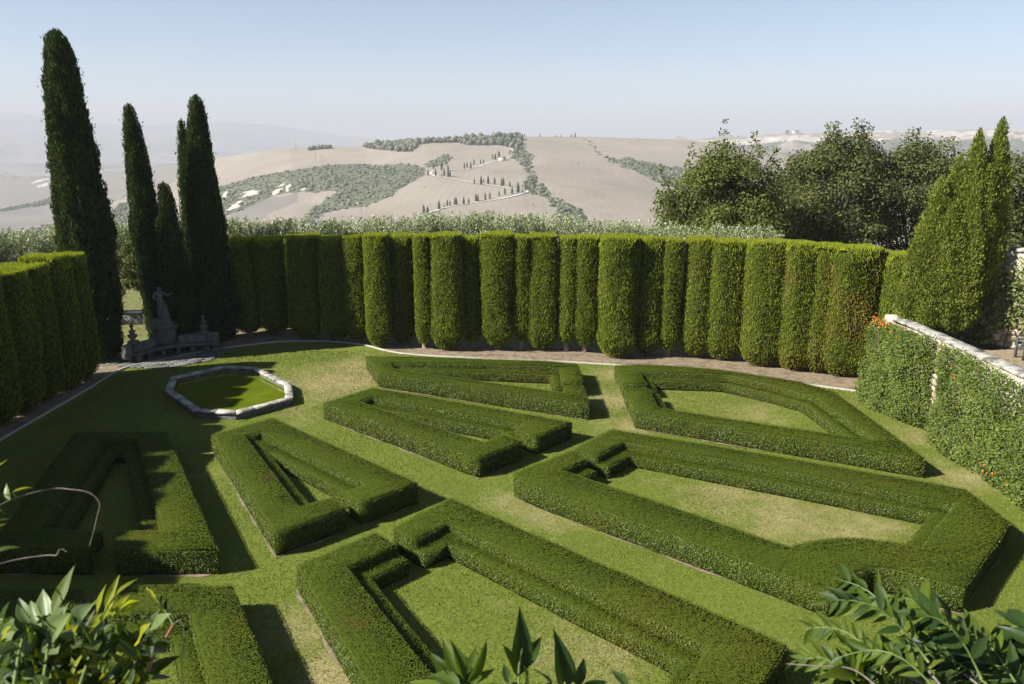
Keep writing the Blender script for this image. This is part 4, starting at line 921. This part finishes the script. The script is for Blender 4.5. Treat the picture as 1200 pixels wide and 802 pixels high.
# house wall on the terrace
HY = 33.8; HROT = -math.radians(38)
hw = thing('house_wall', 'pale stone garden house wall with window opening behind the broad cypress', 'wall', (19.2, HY, TZ)); hw.rotation_euler = (0, 0, HROT)
wl, wr, wt = 17.15, 30.0, 6.1
ox0, ox1, oz0, oz1 = 17.75, 18.75, 3.35, 5.1
mb = MB()
for (x0, x1, z0, z1) in ((wl, ox0, TZ - .1, wt), (ox1, wr, TZ - .1, wt), (ox0, ox1, TZ - .1, oz0), (ox0, ox1, oz1, wt)): mb.box(((x0 + x1) / 2, HY + .3, (z0 + z1) / 2), (x1 - x0, .5, z1 - z0))
V = [(19.2, HY + .05, wt), (wr, HY + .05, wt), (wr, HY + .05, wt + 2.6), (19.9, HY + .05, wt + .35), (19.2, HY + .55, wt), (wr, HY + .55, wt), (wr, HY + .55, wt + 2.6), (19.9, HY + .55, wt + .35)]
mb.add(V, Q=[(0, 1, 2, 3), (5, 4, 7, 6), (3, 2, 6, 7), (1, 5, 6, 2), (4, 0, 3, 7)]); mb.build('masonry', M['mortar'], hw)
MB().box(((ox0 + ox1) / 2, HY + .62, 4.2), (1.3, .08, 2.1)).build('opening_shade_panel', M['dark'], hw)  # dark panel behind the opening, its colour standing for the shade inside
MB().box(((ox0 + ox1) / 2, HY - .02, oz0 - .06), (1.25, .26, .12), 0, .01, .015).build('sill', M['stone'], hw)
sm2 = [MB().box((0, 0, 0), (.50, .07, .27), 0, .016, .018).mesh('wall_stone', M['wallstone']) for _ in range(6)]
k = 0
for iz in range(13):
    for ix in range(16):
        x = 17.35 + ix * .53 + (.26 if iz % 2 else 0) + rng.uniform(-.03, .03); z = TZ + .15 + iz * .285
        if x > 24.3 or z > wt - .1 or (ox0 - .2 < x < ox1 + .2 and oz0 - .1 < z < oz1 + .1): continue
        if x > 19.3 and rng.random() < .35: continue
        o = bpy.data.objects.new('wall_stone', sm2[k % 6]); k += 1; COL.objects.link(o); o.parent = hw
        o.location = (x - 19.2, .035, z - TZ); o.scale = (rng.uniform(.82, 1.04), 1, rng.uniform(.88, 1.03))
for k in range(12): 
    x0 = 19.55 + k * .9; MB().box((x0, HY + .3, wt + .1 + max(0, (x0 - 19.9)) * .223 + .22), (.92, .66, .14), 0, .02, .02).build('coping_stone', M['stone'], hw)
# vine on the house wall
vn = thing('wall_vine', 'loose yellow green vine trained up the sunny house wall', 'climbing plant', (19.2, HY, TZ)); vn.rotation_euler = (0, 0, HROT); r = np.random.default_rng(81); mb = MB(); sb_ = MB()
for (cx, cz, sx, sz, m) in ((20.9, 5.3, .8, .65, 700), (19.6, 4.5, .55, .22, 170), (20.9, 4.0, .7, .35, 330), (20.2, 3.0, .35, .35, 260), (21.5, 4.7, .6, .7, 420), (19.5, 3.6, .16, .4, 40), (18.9, 4.9, .35, .2, 60)):
    P = np.column_stack([r.normal(cx, sx, m), HY - np.abs(r.normal(.12, .16, m)), np.maximum(r.normal(cz, sz, m), TZ + .05)]); Nn = nrm(np.array([-.3, -1, .5]) + r.normal(0, .5, (m, 3))); D = r.normal(0, 1, (m, 3)) + np.array([0, 0, -.6]); D = D - (D * Nn).sum(1, keepdims=True) * Nn
    mb.cards(P, D, Nn, r.uniform(.09, .18, m), r.uniform(.08, .14, m), tint=r.random(m), dry=np.where(r.random(m) < .12, .7, 0))
mb.build('foliage', M['vine'], vn)
for x in (19.5, 20.3, 21.2): sb_.tube([(x, HY - .06, TZ - .02), (x + .1, HY - .07, 3.6), (x + .25, HY - .06, 4.6), (x + .5, HY - .06, 5.4)], [.035, .03, .022, .01], 6)
sb_.build('stems', M['bark'], vn)
bn = thing('garden_seat', 'dark painted timber seat end beside the house wall', 'seat', (20.35, 30.6, TZ))
for x, y in ((20.35, 30.6), (20.35, 31.1), (21.7, 30.6), (21.7, 31.1)): MB().box((x, y, TZ + (.4 if y > 31 else .22)), (.07, .07, .8 if y > 31 else .44), 0, 0, .008).build('leg', M['plinth'], bn)
for k in range(4): MB().box((21.02, 30.62 + .13 * k, TZ + .46), (1.46, .11, .035), 0, 0, .006).build('seat_slat', M['plinth'], bn)
for k in range(2): MB().box((21.02, 31.13, TZ + .60 + .15 * k), (1.30, .03, .10), 0, 0, .006).build('back_slat', M['plinth'], bn)

# broad cypress with three leaders
bc = thing('broad_cypress', 'broad sunlit cypress with three leaders beside the house wall', 'cypress', (18.1, 33.2, TZ)); mb = MB()
PB = np.array([(0, .5), (.06, .85), (.18, 1.0), (.34, .98), (.52, .84), (.70, .62), (.84, .42), (.95, .22), (1, .04)])
def lob(w_, seed):
    return lambda th, tt: np.interp(tt, PB[:, 0], PB[:, 1]) * w_ / 2 * (1 + .07 * np.sin(2 * th + seed) + .06 * np.sin(4 * th + 4 * tt + seed))
for k, (dx, dy, z0, z1, w_, n_) in enumerate(((-.85, .0, .95, 5.6, 1.7, 13000), (-.45, .1, 1.2, 7.1, 1.8, 16000), (-.1, -.5, .9, 6.2, 1.6, 14000), (.25, .2, 1.2, 8.0, 1.7, 16000), (.75, -.05, 1.4, 9.0, 1.5, 17000), (.6, -.6, .95, 6.7, 1.5, 14000), (1.15, -.3, 2.2, 7.6, 1.5, 13000), (1.70, .1, 3.2, 9.45, 1.35, 15000), (1.45, -.3, 3.0, 6.4, 1.3, 9000), (1.1, .3, 2.5, 8.5, 1.4, 9000), (-.55, -.5, .85, 4.6, 1.5, 11000), (.2, -.75, .85, 4.4, 1.4, 9000))):
    spray_surface(mb, lob(w_, k), None, None, z0, z1, n_, .085, 801 + k, asp=.5, up=.8, out=.5, lump=.24, dry=.12, origin=(dx, dy, 0), streak=(1.8, .7), bodyins=.13, rag=.06)
me = mb.mesh('crown', [M['bigcyp'], M['cypbody']]); o = bpy.data.objects.new('crown', me); COL.objects.link(o); o.parent = bc
tb_ = MB()
for k, (dx, dy) in enumerate(((-.5, -.2), (.1, -.1), (.6, .05), (-.15, .2))): tb_.tube([(dx * .4, dy * .4, -.05), (dx * .7, dy, .8), (dx, dy, 2.2), (dx * 1.3, dy, 4)], [.16, .13, .1, .05], 8)
o = tb_.build('trunk', M['bark'], None); o.parent = bc

# ------------------------------------------------------------------ broadleaf trees behind the hedge
def limb_tree(mb, base, tips, r0, seed):
    r = np.random.default_rng(seed)
    for tp in tips:
        a = np.array(base, float); b = np.array(tp, float); m1 = a + (b - a) * .35 + np.array([0, 0, .12 * np.linalg.norm(b - a)]) * r.uniform(.2, 1); m2 = a + (b - a) * .7 + r.normal(0, .25, 3)
        mb.tube([a, m1, m2, b], [r0, r0 * .7, r0 * .4, r0 * .12], 6)
def broadleaf(name, label, base, h, w, seed, nl, leaf, mat, clumps, shape=1.0, spires=(), group=None, cat='tree', asp=.55, trunk_h=.25, d=None, inner=.5, flat=.8):
    r = np.random.default_rng(seed); base = np.asarray(base, float); t = thing(name, label, cat, base, group); d = d or w
    cz0 = trunk_h * h
    C = []
    while len(C) < clumps:
        p = r.uniform(-1, 1, 3)
        if np.linalg.norm(p) > 1: continue
        if np.linalg.norm(p) < inner * r.random(): continue
        C.append(p)
    C = np.array(C); rr = r.uniform(.13, .24, clumps) * w * .55
    CC = np.column_stack([C[:, 0] * (w / 2 - rr * .6), C[:, 1] * (d / 2 - rr * .6), cz0 + (h - cz0) * (.5 + .5 * C[:, 2] * .92)])
    # narrower towards the top
    f_ = 1 - .35 * shape * np.clip((CC[:, 2] - h * .55) / (h * .45), 0, 1); CC[:, :2] *= f_[:, None]
    for (sx, sy, z0, z1, sr) in spires:
        m = 5; zz_ = np.linspace(z0, z1, m); CC = np.concatenate([CC, np.column_stack([np.full(m, sx) + r.normal(0, .15, m), np.full(m, sy) + r.normal(0, .2, m), zz_])]); rr = np.concatenate([rr, np.linspace(sr, sr * .35, m)])
    nc = len(CC); wt = rr ** 2; k = r.choice(nc, nl, p=wt / wt.sum())
    dirs = nrm(r.normal(0, 1, (nl, 3))); rad = rr[k] * (1 - .45 * r.random(nl) ** 2) * (1 + .3 * r.normal(0, .5, nl).clip(-1, 1.4))
    P = CC[k] + dirs * rad[:, None] * np.array([1, 1, flat])
    keep = vnoise(P + base, 1.3, seed) > .13; P, dirs, k = P[keep], dirs[keep], k[keep]; n = len(P)
    Nn = nrm(dirs * .7 + np.array([0, 0, .5]) + r.normal(0, .55, (n, 3))); D = r.normal(0, 1, (n, 3)) + dirs * .5; D = D - (D * Nn).sum(1, keepdims=True) * Nn
    ct = r.random(nc); tint = np.clip(.1 + .55 * r.random(n) + .35 * ct[k], 0, 1)
    L = leaf * r.uniform(.6, 1.4, n); mb = MB(); mb.cards(P + base, D, Nn, L, L * asp, tint=tint, dry=np.where(r.random(n) < .05, .7, .12 * ct[k] * (r.random(n) < .5)))
    mb.build('crown', mat, t)
    tb_ = MB(); tb_.tube([base + np.array([0, 0, -.1]), base + np.array([.1, .05, cz0]), base + np.array([0, .1, h * .55])], [w * .045, w * .035, w * .02], 9)
    for q in CC[r.choice(nc, min(14, nc), replace=False)]: limb_tree(tb_, base + np.array([0, 0, cz0 * r.uniform(.8, 1.6)]), [q + base], w * .014, seed)
    tb_.build('trunk', M['bark'], t)
    return t
def gp(px, Y): return np.array([(px - 600) / F / 1.03 * Y, Y, 0.])
broadleaf('evergreen_oak', 'sunlit bushy evergreen oak behind the hedge with tall top shoots', gp(848, 56), 11.2, 9.4, 901, 60000, .20, M['oak'], 150, spires=((-.2, -1, 9.5, 12.4, .55), (1.9, -1, 9.3, 11.6, .7), (-2.6, -1.5, 8.5, 10.9, .5), (3.3, -.5, 8, 10.6, .8), (-1.2, -1, 8.5, 11.0, .5), (-4.2, -.5, 6.5, 9.2, .6)), trunk_h=.14, shape=.8)
broadleaf('evergreen_oak', 'darker greyish evergreen oak behind the hedge beside the sunlit oak', gp(985, 61), 11.9, 9.8, 902, 50000, .21, M['oak2'], 150, spires=((-1.2, -1, 9.8, 12.2, 1.3), (1.2, -1, 10, 12.4, 1.4)), trunk_h=.14, shape=.4)
broadleaf('evergreen_oak', 'grey green evergreen oak between the dark oak and the broad cypress', gp(1085, 60), 11.6, 8.8, 903, 38000, .21, M['oak2'], 130, spires=((-1.5, -1, 9.5, 11.8, 1.3),), trunk_h=.14, shape=.4)
broadleaf('evergreen_oak', 'dark oak crown showing behind the house wall', np.array([31.5, 47.5, 0]), 11.3, 9.5, 904, 26000, .25, M['oak2'], 120, trunk_h=.2, shape=.5)
broadleaf('evergreen_oak', 'dark shadowed oak filling the gap behind the two front oaks', gp(925, 66), 9.2, 8.5, 905, 22000, .27, M['oak2'], 100, trunk_h=.12, shape=.5)
for px_, Y_, lab in ((156, 47.4, 'dark evergreen shrub in the gap between the tallest cypress and the statue'), (274, 47.6, 'dark evergreen shrub in the gap beside the pointed cypress and the back row')):
    b_ = gp(px_, Y_); b_[0] *= 1.02
    broadleaf('evergreen_shrub', lab, b_, 5.7, 3.6, 960 + px_, 9000, .17, M['oak2'], 40, trunk_h=.36, shape=.2, cat='shrub')
# silvery olives in a row beyond the cypress columns
def olive_meshes(seed):
    r = np.random.default_rng(seed); nc = 44; C = r.uniform(-1, 1, (nc, 3)); CC = np.column_stack([C[:, 0] * 1.9, C[:, 1] * 1.3, 3.45 + C[:, 2] * 1.55]); rr = r.uniform(.5, .9, nc); nl = 22000
    k = r.choice(nc, nl); dirs = nrm(r.normal(0, 1, (nl, 3))); P = CC[k] + dirs * (rr[k] * (1 - .4 * r.random(nl) ** 2))[:, None]
    top = r.random(nl) < .22; sh = r.integers(0, 90, nl); sx, sy, szz = r.uniform(-2.2, 2.2, 90), r.uniform(-1.4, 1.4, 90), r.uniform(5.0, 5.75, 90)
    P = np.where(top[:, None], np.column_stack([sx[sh] + r.normal(0, .07, nl), sy[sh] + r.normal(0, .07, nl), szz[sh] - 1.1 * r.random(nl)]), P)
    Nn = nrm(dirs + np.array([0, -.2, .6]) + r.normal(0, .6, (nl, 3))); D = r.normal(0, .6, (nl, 3)) + np.array([0, 0, .7])
    mb = MB(); L = .14 * r.uniform(.7, 1.4, nl); mb.cards(P, D, Nn, L, L * .34, tint=np.clip(.1 + .55 * r.random(nl) + .12 * (P[:, 2] - 3.5), 0, 1), dry=np.zeros(nl))
    tb_ = MB(); tb_.tube([(0, 0, -.1), (.1, 0, .8), (0, .1, 1.8), (-.1, 0, 3.2)], [.22, .17, .14, .06], 8); limb_tree(tb_, (0, 0, 1.5), CC[:8], .06, seed)
    return mb.mesh('crown', M['olive']), tb_.mesh('trunk', M['bark'])
OM = [olive_meshes(950 + k) for k in range(4)]
OP = [(-36.5, 47.5), (-33, 48), (-29.8, 48.5), (-26.4, 49.5), (-23, 50.3), (-19.8, 51.6)] + [(x, 51.5 - .0045 * (x + 1) ** 2 + .5 * math.sin(x)) for x in np.arange(-16.2, 17, 3.1)]
for i, (x, y) in enumerate(OP):
    px = 600 + x / y * F * 1.03
    t = thing('olive_tree', 'silvery olive showing above the cypress columns' if x > -16.5 else 'silvery olive seen between and beyond the tall dark cypresses', 'olive tree', (x, y, 0), 'olives in the row beyond the cypresses')
    hs = interp(px, [(-200, 1.02), (60, 1.05), (240, 1.12), (300, 1.12), (400, 1.10), (480, 1.13), (560, 1.2), (640, 1.14), (700, 1.1), (800, 1.05), (1000, 1.0)])
    for nm, me in zip(('crown', 'trunk'), OM[i % 4]):
        o = bpy.data.objects.new(nm, me); COL.objects.link(o); o.parent = t; o.rotation_euler = (0, 0, (i * 2.4) % 6.28 if nm == 'x' else (math.pi if i % 2 else 0) + .2 * math.sin(i)); o.scale = (1, 1, hs)

# ------------------------------------------------------------------ the camera's terrace wall and the wisteria growing on it
tw = thing('terrace_wall', 'tall stone terrace wall carrying the wisteria', 'wall', (2, .35, 0))
MB().box((4, .30, 4.98), (30, .5, 10.0)).build('masonry', M['mortar'], tw)
for k in range(24): MB().box((-10.4 + 1.25 * k, .30, 10.04), (1.22, .62, .12), 0, .01, .015).build('coping_stone', M['stone'], tw)
struct(MB().add([(-11, -20, 9.6), (19, -20, 9.6), (19, .05, 9.6), (-11, .05, 9.6)], Q=[(0, 1, 2, 3)]).build('camera_terrace', M['earth']))
def leaflet_mesh(fold, curl, wr, seed):
    r = np.random.default_rng(seed); n = 7; t = np.linspace(0, 1, n); wd = np.sin(np.pi * t ** .78) ** .9 * (1 - .35 * t ** 3) * wr / 2; wd[0] = .012; wd[-1] = .0
    mid = np.column_stack([t, 0 * t, -curl * t * t]); wav = .012 * np.sin(9 * t + r.uniform(0, 6, 1))
    Lf = np.column_stack([t, wd, -curl * t * t + fold * wd + wav]); Rt = np.column_stack([t, -wd, -curl * t * t + fold * wd - wav])
    L2 = np.column_stack([t, wd * .5, -curl * t * t + fold * wd * .62]); R2 = np.column_stack([t, -wd * .5, -curl * t * t + fold * wd * .62])
    V = np.concatenate([Lf, L2, mid, R2, Rt]); Qd = [(c * n + i, (c + 1) * n + i, (c + 1) * n + i + 1, c * n + i + 1) for c in range(4) for i in range(n - 1)]
    return V, Qd
LEAF = {}
for key, wr in (('A', .28), ('P', .42), ('Y', .22), ('D', .31)):
    LEAF[key] = []
    for k in range(4):
        V, Qd = leaflet_mesh(.25 + .15 * k, .06 + .07 * k, wr * (1 + .06 * k), k)
        LEAF[key].append(MB().add(V, Q=Qd).mesh('leaflet', M['leaf' + key], smooth=True))
lc = [0]
def put_leaf(parent, P, tip, nrm_, key, part=None):
    P = np.asarray(P, float); d = np.asarray(tip, float) - P; L = np.linalg.norm(d); d = d / L
    n_ = np.asarray(nrm_, float); n_ = n_ - (n_ @ d) * d; n_ = n_ / (np.linalg.norm(n_) + 1e-9); s_ = np.cross(n_, d)
    o = bpy.data.objects.new('leaflet', LEAF[key][lc[0] % 4]); lc[0] += 1; COL.objects.link(o); o.parent = part or parent
    B = P - np.asarray(parent.location)
    o.matrix_local = Matrix(((d[0] * L, s_[0] * L, n_[0] * L, B[0]), (d[1] * L, s_[1] * L, n_[1] * L, B[1]), (d[2] * L, s_[2] * L, n_[2] * L, B[2]), (0, 0, 0, 1)))
    return o
rw_ = np.random.default_rng(33)
def frond(parent, a, b, da, db, n, lpx, key, stem, sag=8., side=1.0, spread=1.0):
    "a compound wisteria leaf: rachis from pixel a to pixel b with paired leaflets"
    A = at(*a, da); B = at(*b, db); t = np.linspace(0, 1, 9)[:, None]; C_ = A + (B - A) * t; C_[:, 2] += (.03 + .02 * rw_.random()) * np.sin(np.pi * t[:, 0]); 
    ra = MB().tube(C_, np.linspace(.0026, .0009, 9), 5).build('rachis', stem, parent)
    for k in range(n):
        u = .18 + .80 * k / (n - 1); c_ = np.array([np.interp(u, t[:, 0], C_[:, j]) for j in range(3)]); i = min(int(u * 8), 7); ax = nrm(C_[i + 1] - C_[i]); ln = lpx / F * (da + (db - da) * u) * (1 - .35 * abs(u - .55)) 
        view = nrm(c_ - np.array([0, 0, CAMZ])); sd = nrm(np.cross(ax, view))
        for s_ in ((-1, 1) if k < n - 1 else (0,)):
            dr = nrm(ax * (.75 + .25 * rw_.random()) + sd * s_ * spread * rw_.uniform(.5, .95) + np.array([0, 0, -.18]) + rw_.normal(0, .14, 3))
            put_leaf(parent, c_, c_ + dr * ln * rw_.uniform(.8, 1.15), nrm(-view * .6 + np.array([0, 0, .8]) + rw_.normal(0, .45, 3)), key if rw_.random() > .2 else ('D' if key == 'A' else key), ra)
def stem(parent, px, dd, r0, r1, mat, name='stem'):
    P = smoothline(np.array([at(a, b, d) for (a, b), d in zip(px, dd)]), 6); MB().tube(P, np.linspace(r0, r1, len(P)), 6).build(name, mat, parent)
# left clump
w1 = thing('wisteria_shoot', 'leafy wisteria clump with pale broad leaves and bright yellow young leaflets', 'wisteria', at(60, 900, 1.25)); w1.location = (-.75, .45, 10.1)
for px, dd in (([(40, 960), (45, 840), (55, 770), (58, 720)], [1.0, 1.2, 1.35, 1.42]), ([(60, 960), (80, 850), (105, 770), (125, 712)], [1.0, 1.2, 1.35, 1.45]), ([(60, 960), (110, 860), (150, 790), (185, 735)], [1.0, 1.2, 1.4, 1.5]), ([(40, 960), (15, 850), (20, 780), (30, 735)], [1., 1.2, 1.3, 1.4])): stem(w1, px, dd, .005, .002, M['greentwig'])
W1 = [((60.6, 721), (85.9, 661), 'A'), ((54.5, 733), (47.5, 688.5), 'P'), ((33, 731), (20, 700), 'P'), ((48.5, 737), (30, 702.6), 'P'), ((26, 739), (-3, 724), 'P'), ((22, 752), (-4, 744), 'P'), ((42, 770), (23, 741), 'P'), ((95, 728), (109, 695), 'P'), ((113, 720), (122, 684), 'Y'), ((123, 712), (139, 673), 'Y'),
      ((132, 702), (157, 675), 'Y'), ((136, 719), (158, 694), 'Y'), ((142, 721), (165, 703.5), 'Y'), ((128, 716), (134, 690), 'Y'), ((120, 728), (130, 705), 'Y'), ((112, 735), (116, 708), 'Y'), ((105, 742), (120, 722), 'Y'), ((130, 724), (152, 690), 'Y'), ((116, 726), (141, 708), 'Y'), ((75, 735), (93, 708), 'Y'), ((158, 756), (187, 712), 'A'), ((176, 740), (196, 718), 'P'), ((70, 730), (76, 700), 'P'), ((72, 742), (92, 705), 'A'), ((150, 765), (170, 735), 'D'), ((85, 745), (88, 722), 'Y'), ((45, 800), (47, 770), 'P'), ((42, 795), (30, 772), 'P'), ((128, 800), (136, 778), 'P')]
for a, b, key in W1:
    dd = rw_.uniform(1.3, 1.5); v = nrm(at(*a, 1) - np.array([0, 0, CAMZ])); put_leaf(w1, at(*a, dd), at(*b, dd * rw_.uniform(.98, 1.06)), nrm(-v * .7 + np.array([-.5, -.2, .7]) * rw_.uniform(.4, 1.2) + rw_.normal(0, .25, 3)), key)
for k in range(185):
    x = rw_.uniform(-5, 178); y = rw_.uniform(738 if x < 120 else 755, 815); an = rw_.uniform(-2.7, -.3); L_ = rw_.uniform(18, 36); dd = rw_.uniform(1.3, 1.62); v = nrm(at(x, y, 1) - np.array([0, 0, CAMZ]))
    put_leaf(w1, at(x, y, dd), at(x + L_ * math.cos(an), y + L_ * math.sin(an), dd * rw_.uniform(.94, 1.08)), nrm(-v * .5 + np.array([0, 0, .7]) + rw_.normal(0, .5, 3)), ['A', 'D', 'D', 'A', 'P', 'Y'][rw_.integers(0, 6)] if rw_.random() < .75 else 'D')
w1b = thing('wisteria_twig', 'reddish wisteria twig with a small drooping leaf tuft beside the clump', 'wisteria', (-.6, .5, 10.1))
stem(w1b, [(120, 960), (150, 860), (178, 775), (192, 752), (203, 732)], [1.0, 1.2, 1.45, 1.5, 1.52], .004, .0022, M['redtwig']); stem(w1b, [(203, 732), (195, 718), (183, 702), (170, 688)], [1.52, 1.53, 1.54, 1.55], .002, .0012, M['greentwig'], 'side_stem'); stem(w1b, [(203, 732), (212, 728), (216, 745), (213, 780), (215, 802)], [1.52, 1.52, 1.52, 1.5, 1.48], .0011, .0008, M['twig'], 'tendril')
for a, b, key in (((183, 702), (169, 687), 'Y'), ((192, 714), (186, 696), 'A'), ((195, 718), (207, 710), 'P'), ((196, 722), (210, 714), 'A'), ((194, 720), (186, 742), 'P'), ((196, 718), (193, 699), 'D')): put_leaf(w1b, at(*a, 1.53), at(*b, 1.54), (-.5, -.3, .8), key)
# twigs entering from the left
w2 = thing('wisteria_twig', 'long bare grey twig arching down at its tip, from the left', 'wisteria', (-1.1, .4, 10.1))
stem(w2, [(-190, 860), (-120, 700), (-40, 610), (0, 592), (20, 583), (60, 573), (85, 574), (103, 577), (114, 585), (117, 593), (114, 605), (110, 622), (105, 640)], [.95, 1.2, 1.4, 1.45, 1.47, 1.5, 1.5, 1.5, 1.5, 1.5, 1.5, 1.5, 1.5], .0013, .0007, M['twig'])
for a, b, key in (((-8, 552), (9, 537), 'Y'), ((12, 586), (5, 566), 'P'), ((15, 577), (37, 568), 'Y'), ((13, 580), (3, 576), 'A'), ((-6, 590), (6, 604), 'A'), ((-5, 612), (14, 606), 'D'), ((-3, 618), (8, 612), 'Y'), ((-8, 650), (21, 636), 'A'), ((-10, 540), (4, 556), 'D'), ((-6, 575), (10, 588), 'D')): put_leaf(w2, at(*a, 1.46), at(*b, 1.47), (-.6, -.3, .7), key)
stem(w2, [(20, 583), (13, 578), (12, 586)], [1.47, 1.465, 1.46], .0018, .001, M['greentwig'], 'leaf_stalk')
w2b = thing('wisteria_twig', 'short grey twig with a curled tip, below the arching twig', 'wisteria', (-1.05, .4, 10.1))
stem(w2b, [(-180, 900), (-100, 740), (-30, 670), (0, 661), (25, 655), (55, 651), (66, 651), (69, 645), (74, 644), (78, 647)], [.95, 1.2, 1.4, 1.45, 1.47, 1.48, 1.48, 1.48, 1.48, 1.48], .0016, .0009, M['twig'])
# bottom centre
w3 = thing('wisteria_shoot', 'upright dark wisteria leaf tips rising at the middle of the terrace wall', 'wisteria', (.05, .5, 10.1))
for px, dd in (([(620, 1000), (612, 880), (608, 790), (612, 760)], [1.0, 1.2, 1.4, 1.42]), ([(640, 1000), (655, 900), (662, 800)], [1.0, 1.2, 1.4]), ([(560, 1000), (550, 880), (535, 800), (524, 765)], [1., 1.2, 1.4, 1.42]), ([(700, 1000), (725, 900), (735, 805)], [1., 1.2, 1.4])): stem(w3, px, dd, .004, .0014, M['greentwig'])
for a, b, key in (((607, 793), (615, 720), 'D'), ((612, 784), (636, 744), 'D'), ((605, 787), (592, 756), 'D'), ((596, 802), (590, 775), 'D'), ((614, 806), (622, 780), 'D'), ((662, 808), (658, 748), 'D'), ((676, 804), (685, 773), 'D'), ((646, 802), (628, 780), 'D'), ((735, 806), (716, 780), 'D'), ((680, 812), (712, 794), 'D'), ((762, 808), (760, 790), 'D'),
                  ((545, 806), (512, 770), 'A'), ((540, 800), (518, 744), 'A'), ((543, 796), (534, 750), 'A'), ((546, 798), (561, 752), 'A'), ((549, 800), (574, 757), 'A'), ((552, 804), (579, 781), 'A'), ((540, 808), (500, 780), 'A'), ((538, 812), (478, 796), 'A'), ((530, 800), (504, 762), 'A'), ((545, 800), (548, 765), 'D'), ((525, 812), (494, 805), 'D'), ((560, 812), (585, 800), 'D'), ((600, 815), (612, 795), 'D'), ((650, 815), (640, 796), 'D')):
    dd = rw_.uniform(1.36, 1.46); v = nrm(at(*a, 1) - np.array([0, 0, CAMZ])); put_leaf(w3, at(*a, dd), at(*b, dd * rw_.uniform(.97, 1.05)), nrm(-v * .8 + np.array([.2, 0, .4]) + rw_.normal(0, .3, 3)), key)
# bottom right sprays
w4 = thing('wisteria_shoot', 'large dark green wisteria sprays at the right end of the terrace wall', 'wisteria', (.75, .5, 10.1))
for px, dd in (([(1120, 1040), (1150, 920), (1120, 830), (1075, 770)], [1.0, 1.2, 1.45, 1.6]), ([(1220, 1040), (1230, 920), (1190, 840), (1130, 790)], [1.0, 1.2, 1.45, 1.6]), ([(1010, 1040), (1050, 920), (1040, 830)], [1., 1.2, 1.45])): stem(w4, px, dd, .006, .002, M['twig'])
for a, b, n, lp, key in (((1072, 766), (984, 680), 8, 34, 'A'), ((1088, 776), (968, 704), 9, 30, 'A'), ((1045, 796), (942, 738), 9, 30, 'A'), ((1120, 780), (1058, 700), 7, 40, 'A'), ((1150, 795), (1080, 720), 7, 42, 'D'), ((1190, 800), (1112, 735), 8, 44, 'A'), ((1235, 800), (1185, 735), 6, 50, 'D'), ((1100, 812), (985, 770), 9, 34, 'A'), ((1170, 815), (1045, 765), 9, 38, 'D'), ((1010, 815), (935, 775), 7, 28, 'A'), ((1215, 825), (1120, 778), 8, 42, 'D'), ((1060, 822), (970, 795), 7, 30, 'A')):
    d0 = rw_.uniform(1.5, 1.65); frond(w4, a, b, d0, d0 * rw_.uniform(1.0, 1.12), n, lp, key, M['greentwig'])
for k in range(85):
    x = rw_.uniform(985, 1215); y = rw_.uniform(752 if x > 1080 else 785, 822); an = rw_.uniform(-2.9, -.9); L_ = rw_.uniform(24, 44); dd = rw_.uniform(1.62, 1.95); v = nrm(at(x, y, 1) - np.array([0, 0, CAMZ]))
    put_leaf(w4, at(x, y, dd), at(x + L_ * math.cos(an), y + L_ * math.sin(an), dd * rw_.uniform(.94, 1.08)), nrm(-v * .5 + np.array([0, 0, .7]) + rw_.normal(0, .5, 3)), 'D' if rw_.random() < .7 else 'A')
stem(w4, [(1040, 815), (1000, 785), (960, 781), (921, 778)], [1.5, 1.6, 1.62, 1.65], .002, .001, M['twig'], 'dry_tendril')

# ------------------------------------------------------------------ haze over the valley
m, nt, out = newmat('haze'); v = N_(nt, 'ShaderNodeVolumePrincipled'); v.inputs['Color'].default_value = (.60, .62, .68, 1); v.inputs['Density'].default_value = 1.75e-4; v.inputs['Anisotropy'].default_value = .0
nt.links.new(v.outputs[0], out.inputs['Volume'])
zlo = float(TV[:, 2].min()) - 1.0; zhi = float(TV[:, 2].max()) + 30
hz_ = MB().box((0, 8000, (zlo + zhi) / 2), (56000, 20000, zhi - zlo)).build('haze', m)
tag(hz_, 'pale summer haze lying over the valley and hills', 'haze', kind='stuff')
print('TRIS', sum(len(me.polygons) for me in bpy.data.meshes), 'OBJ', len(bpy.data.objects))
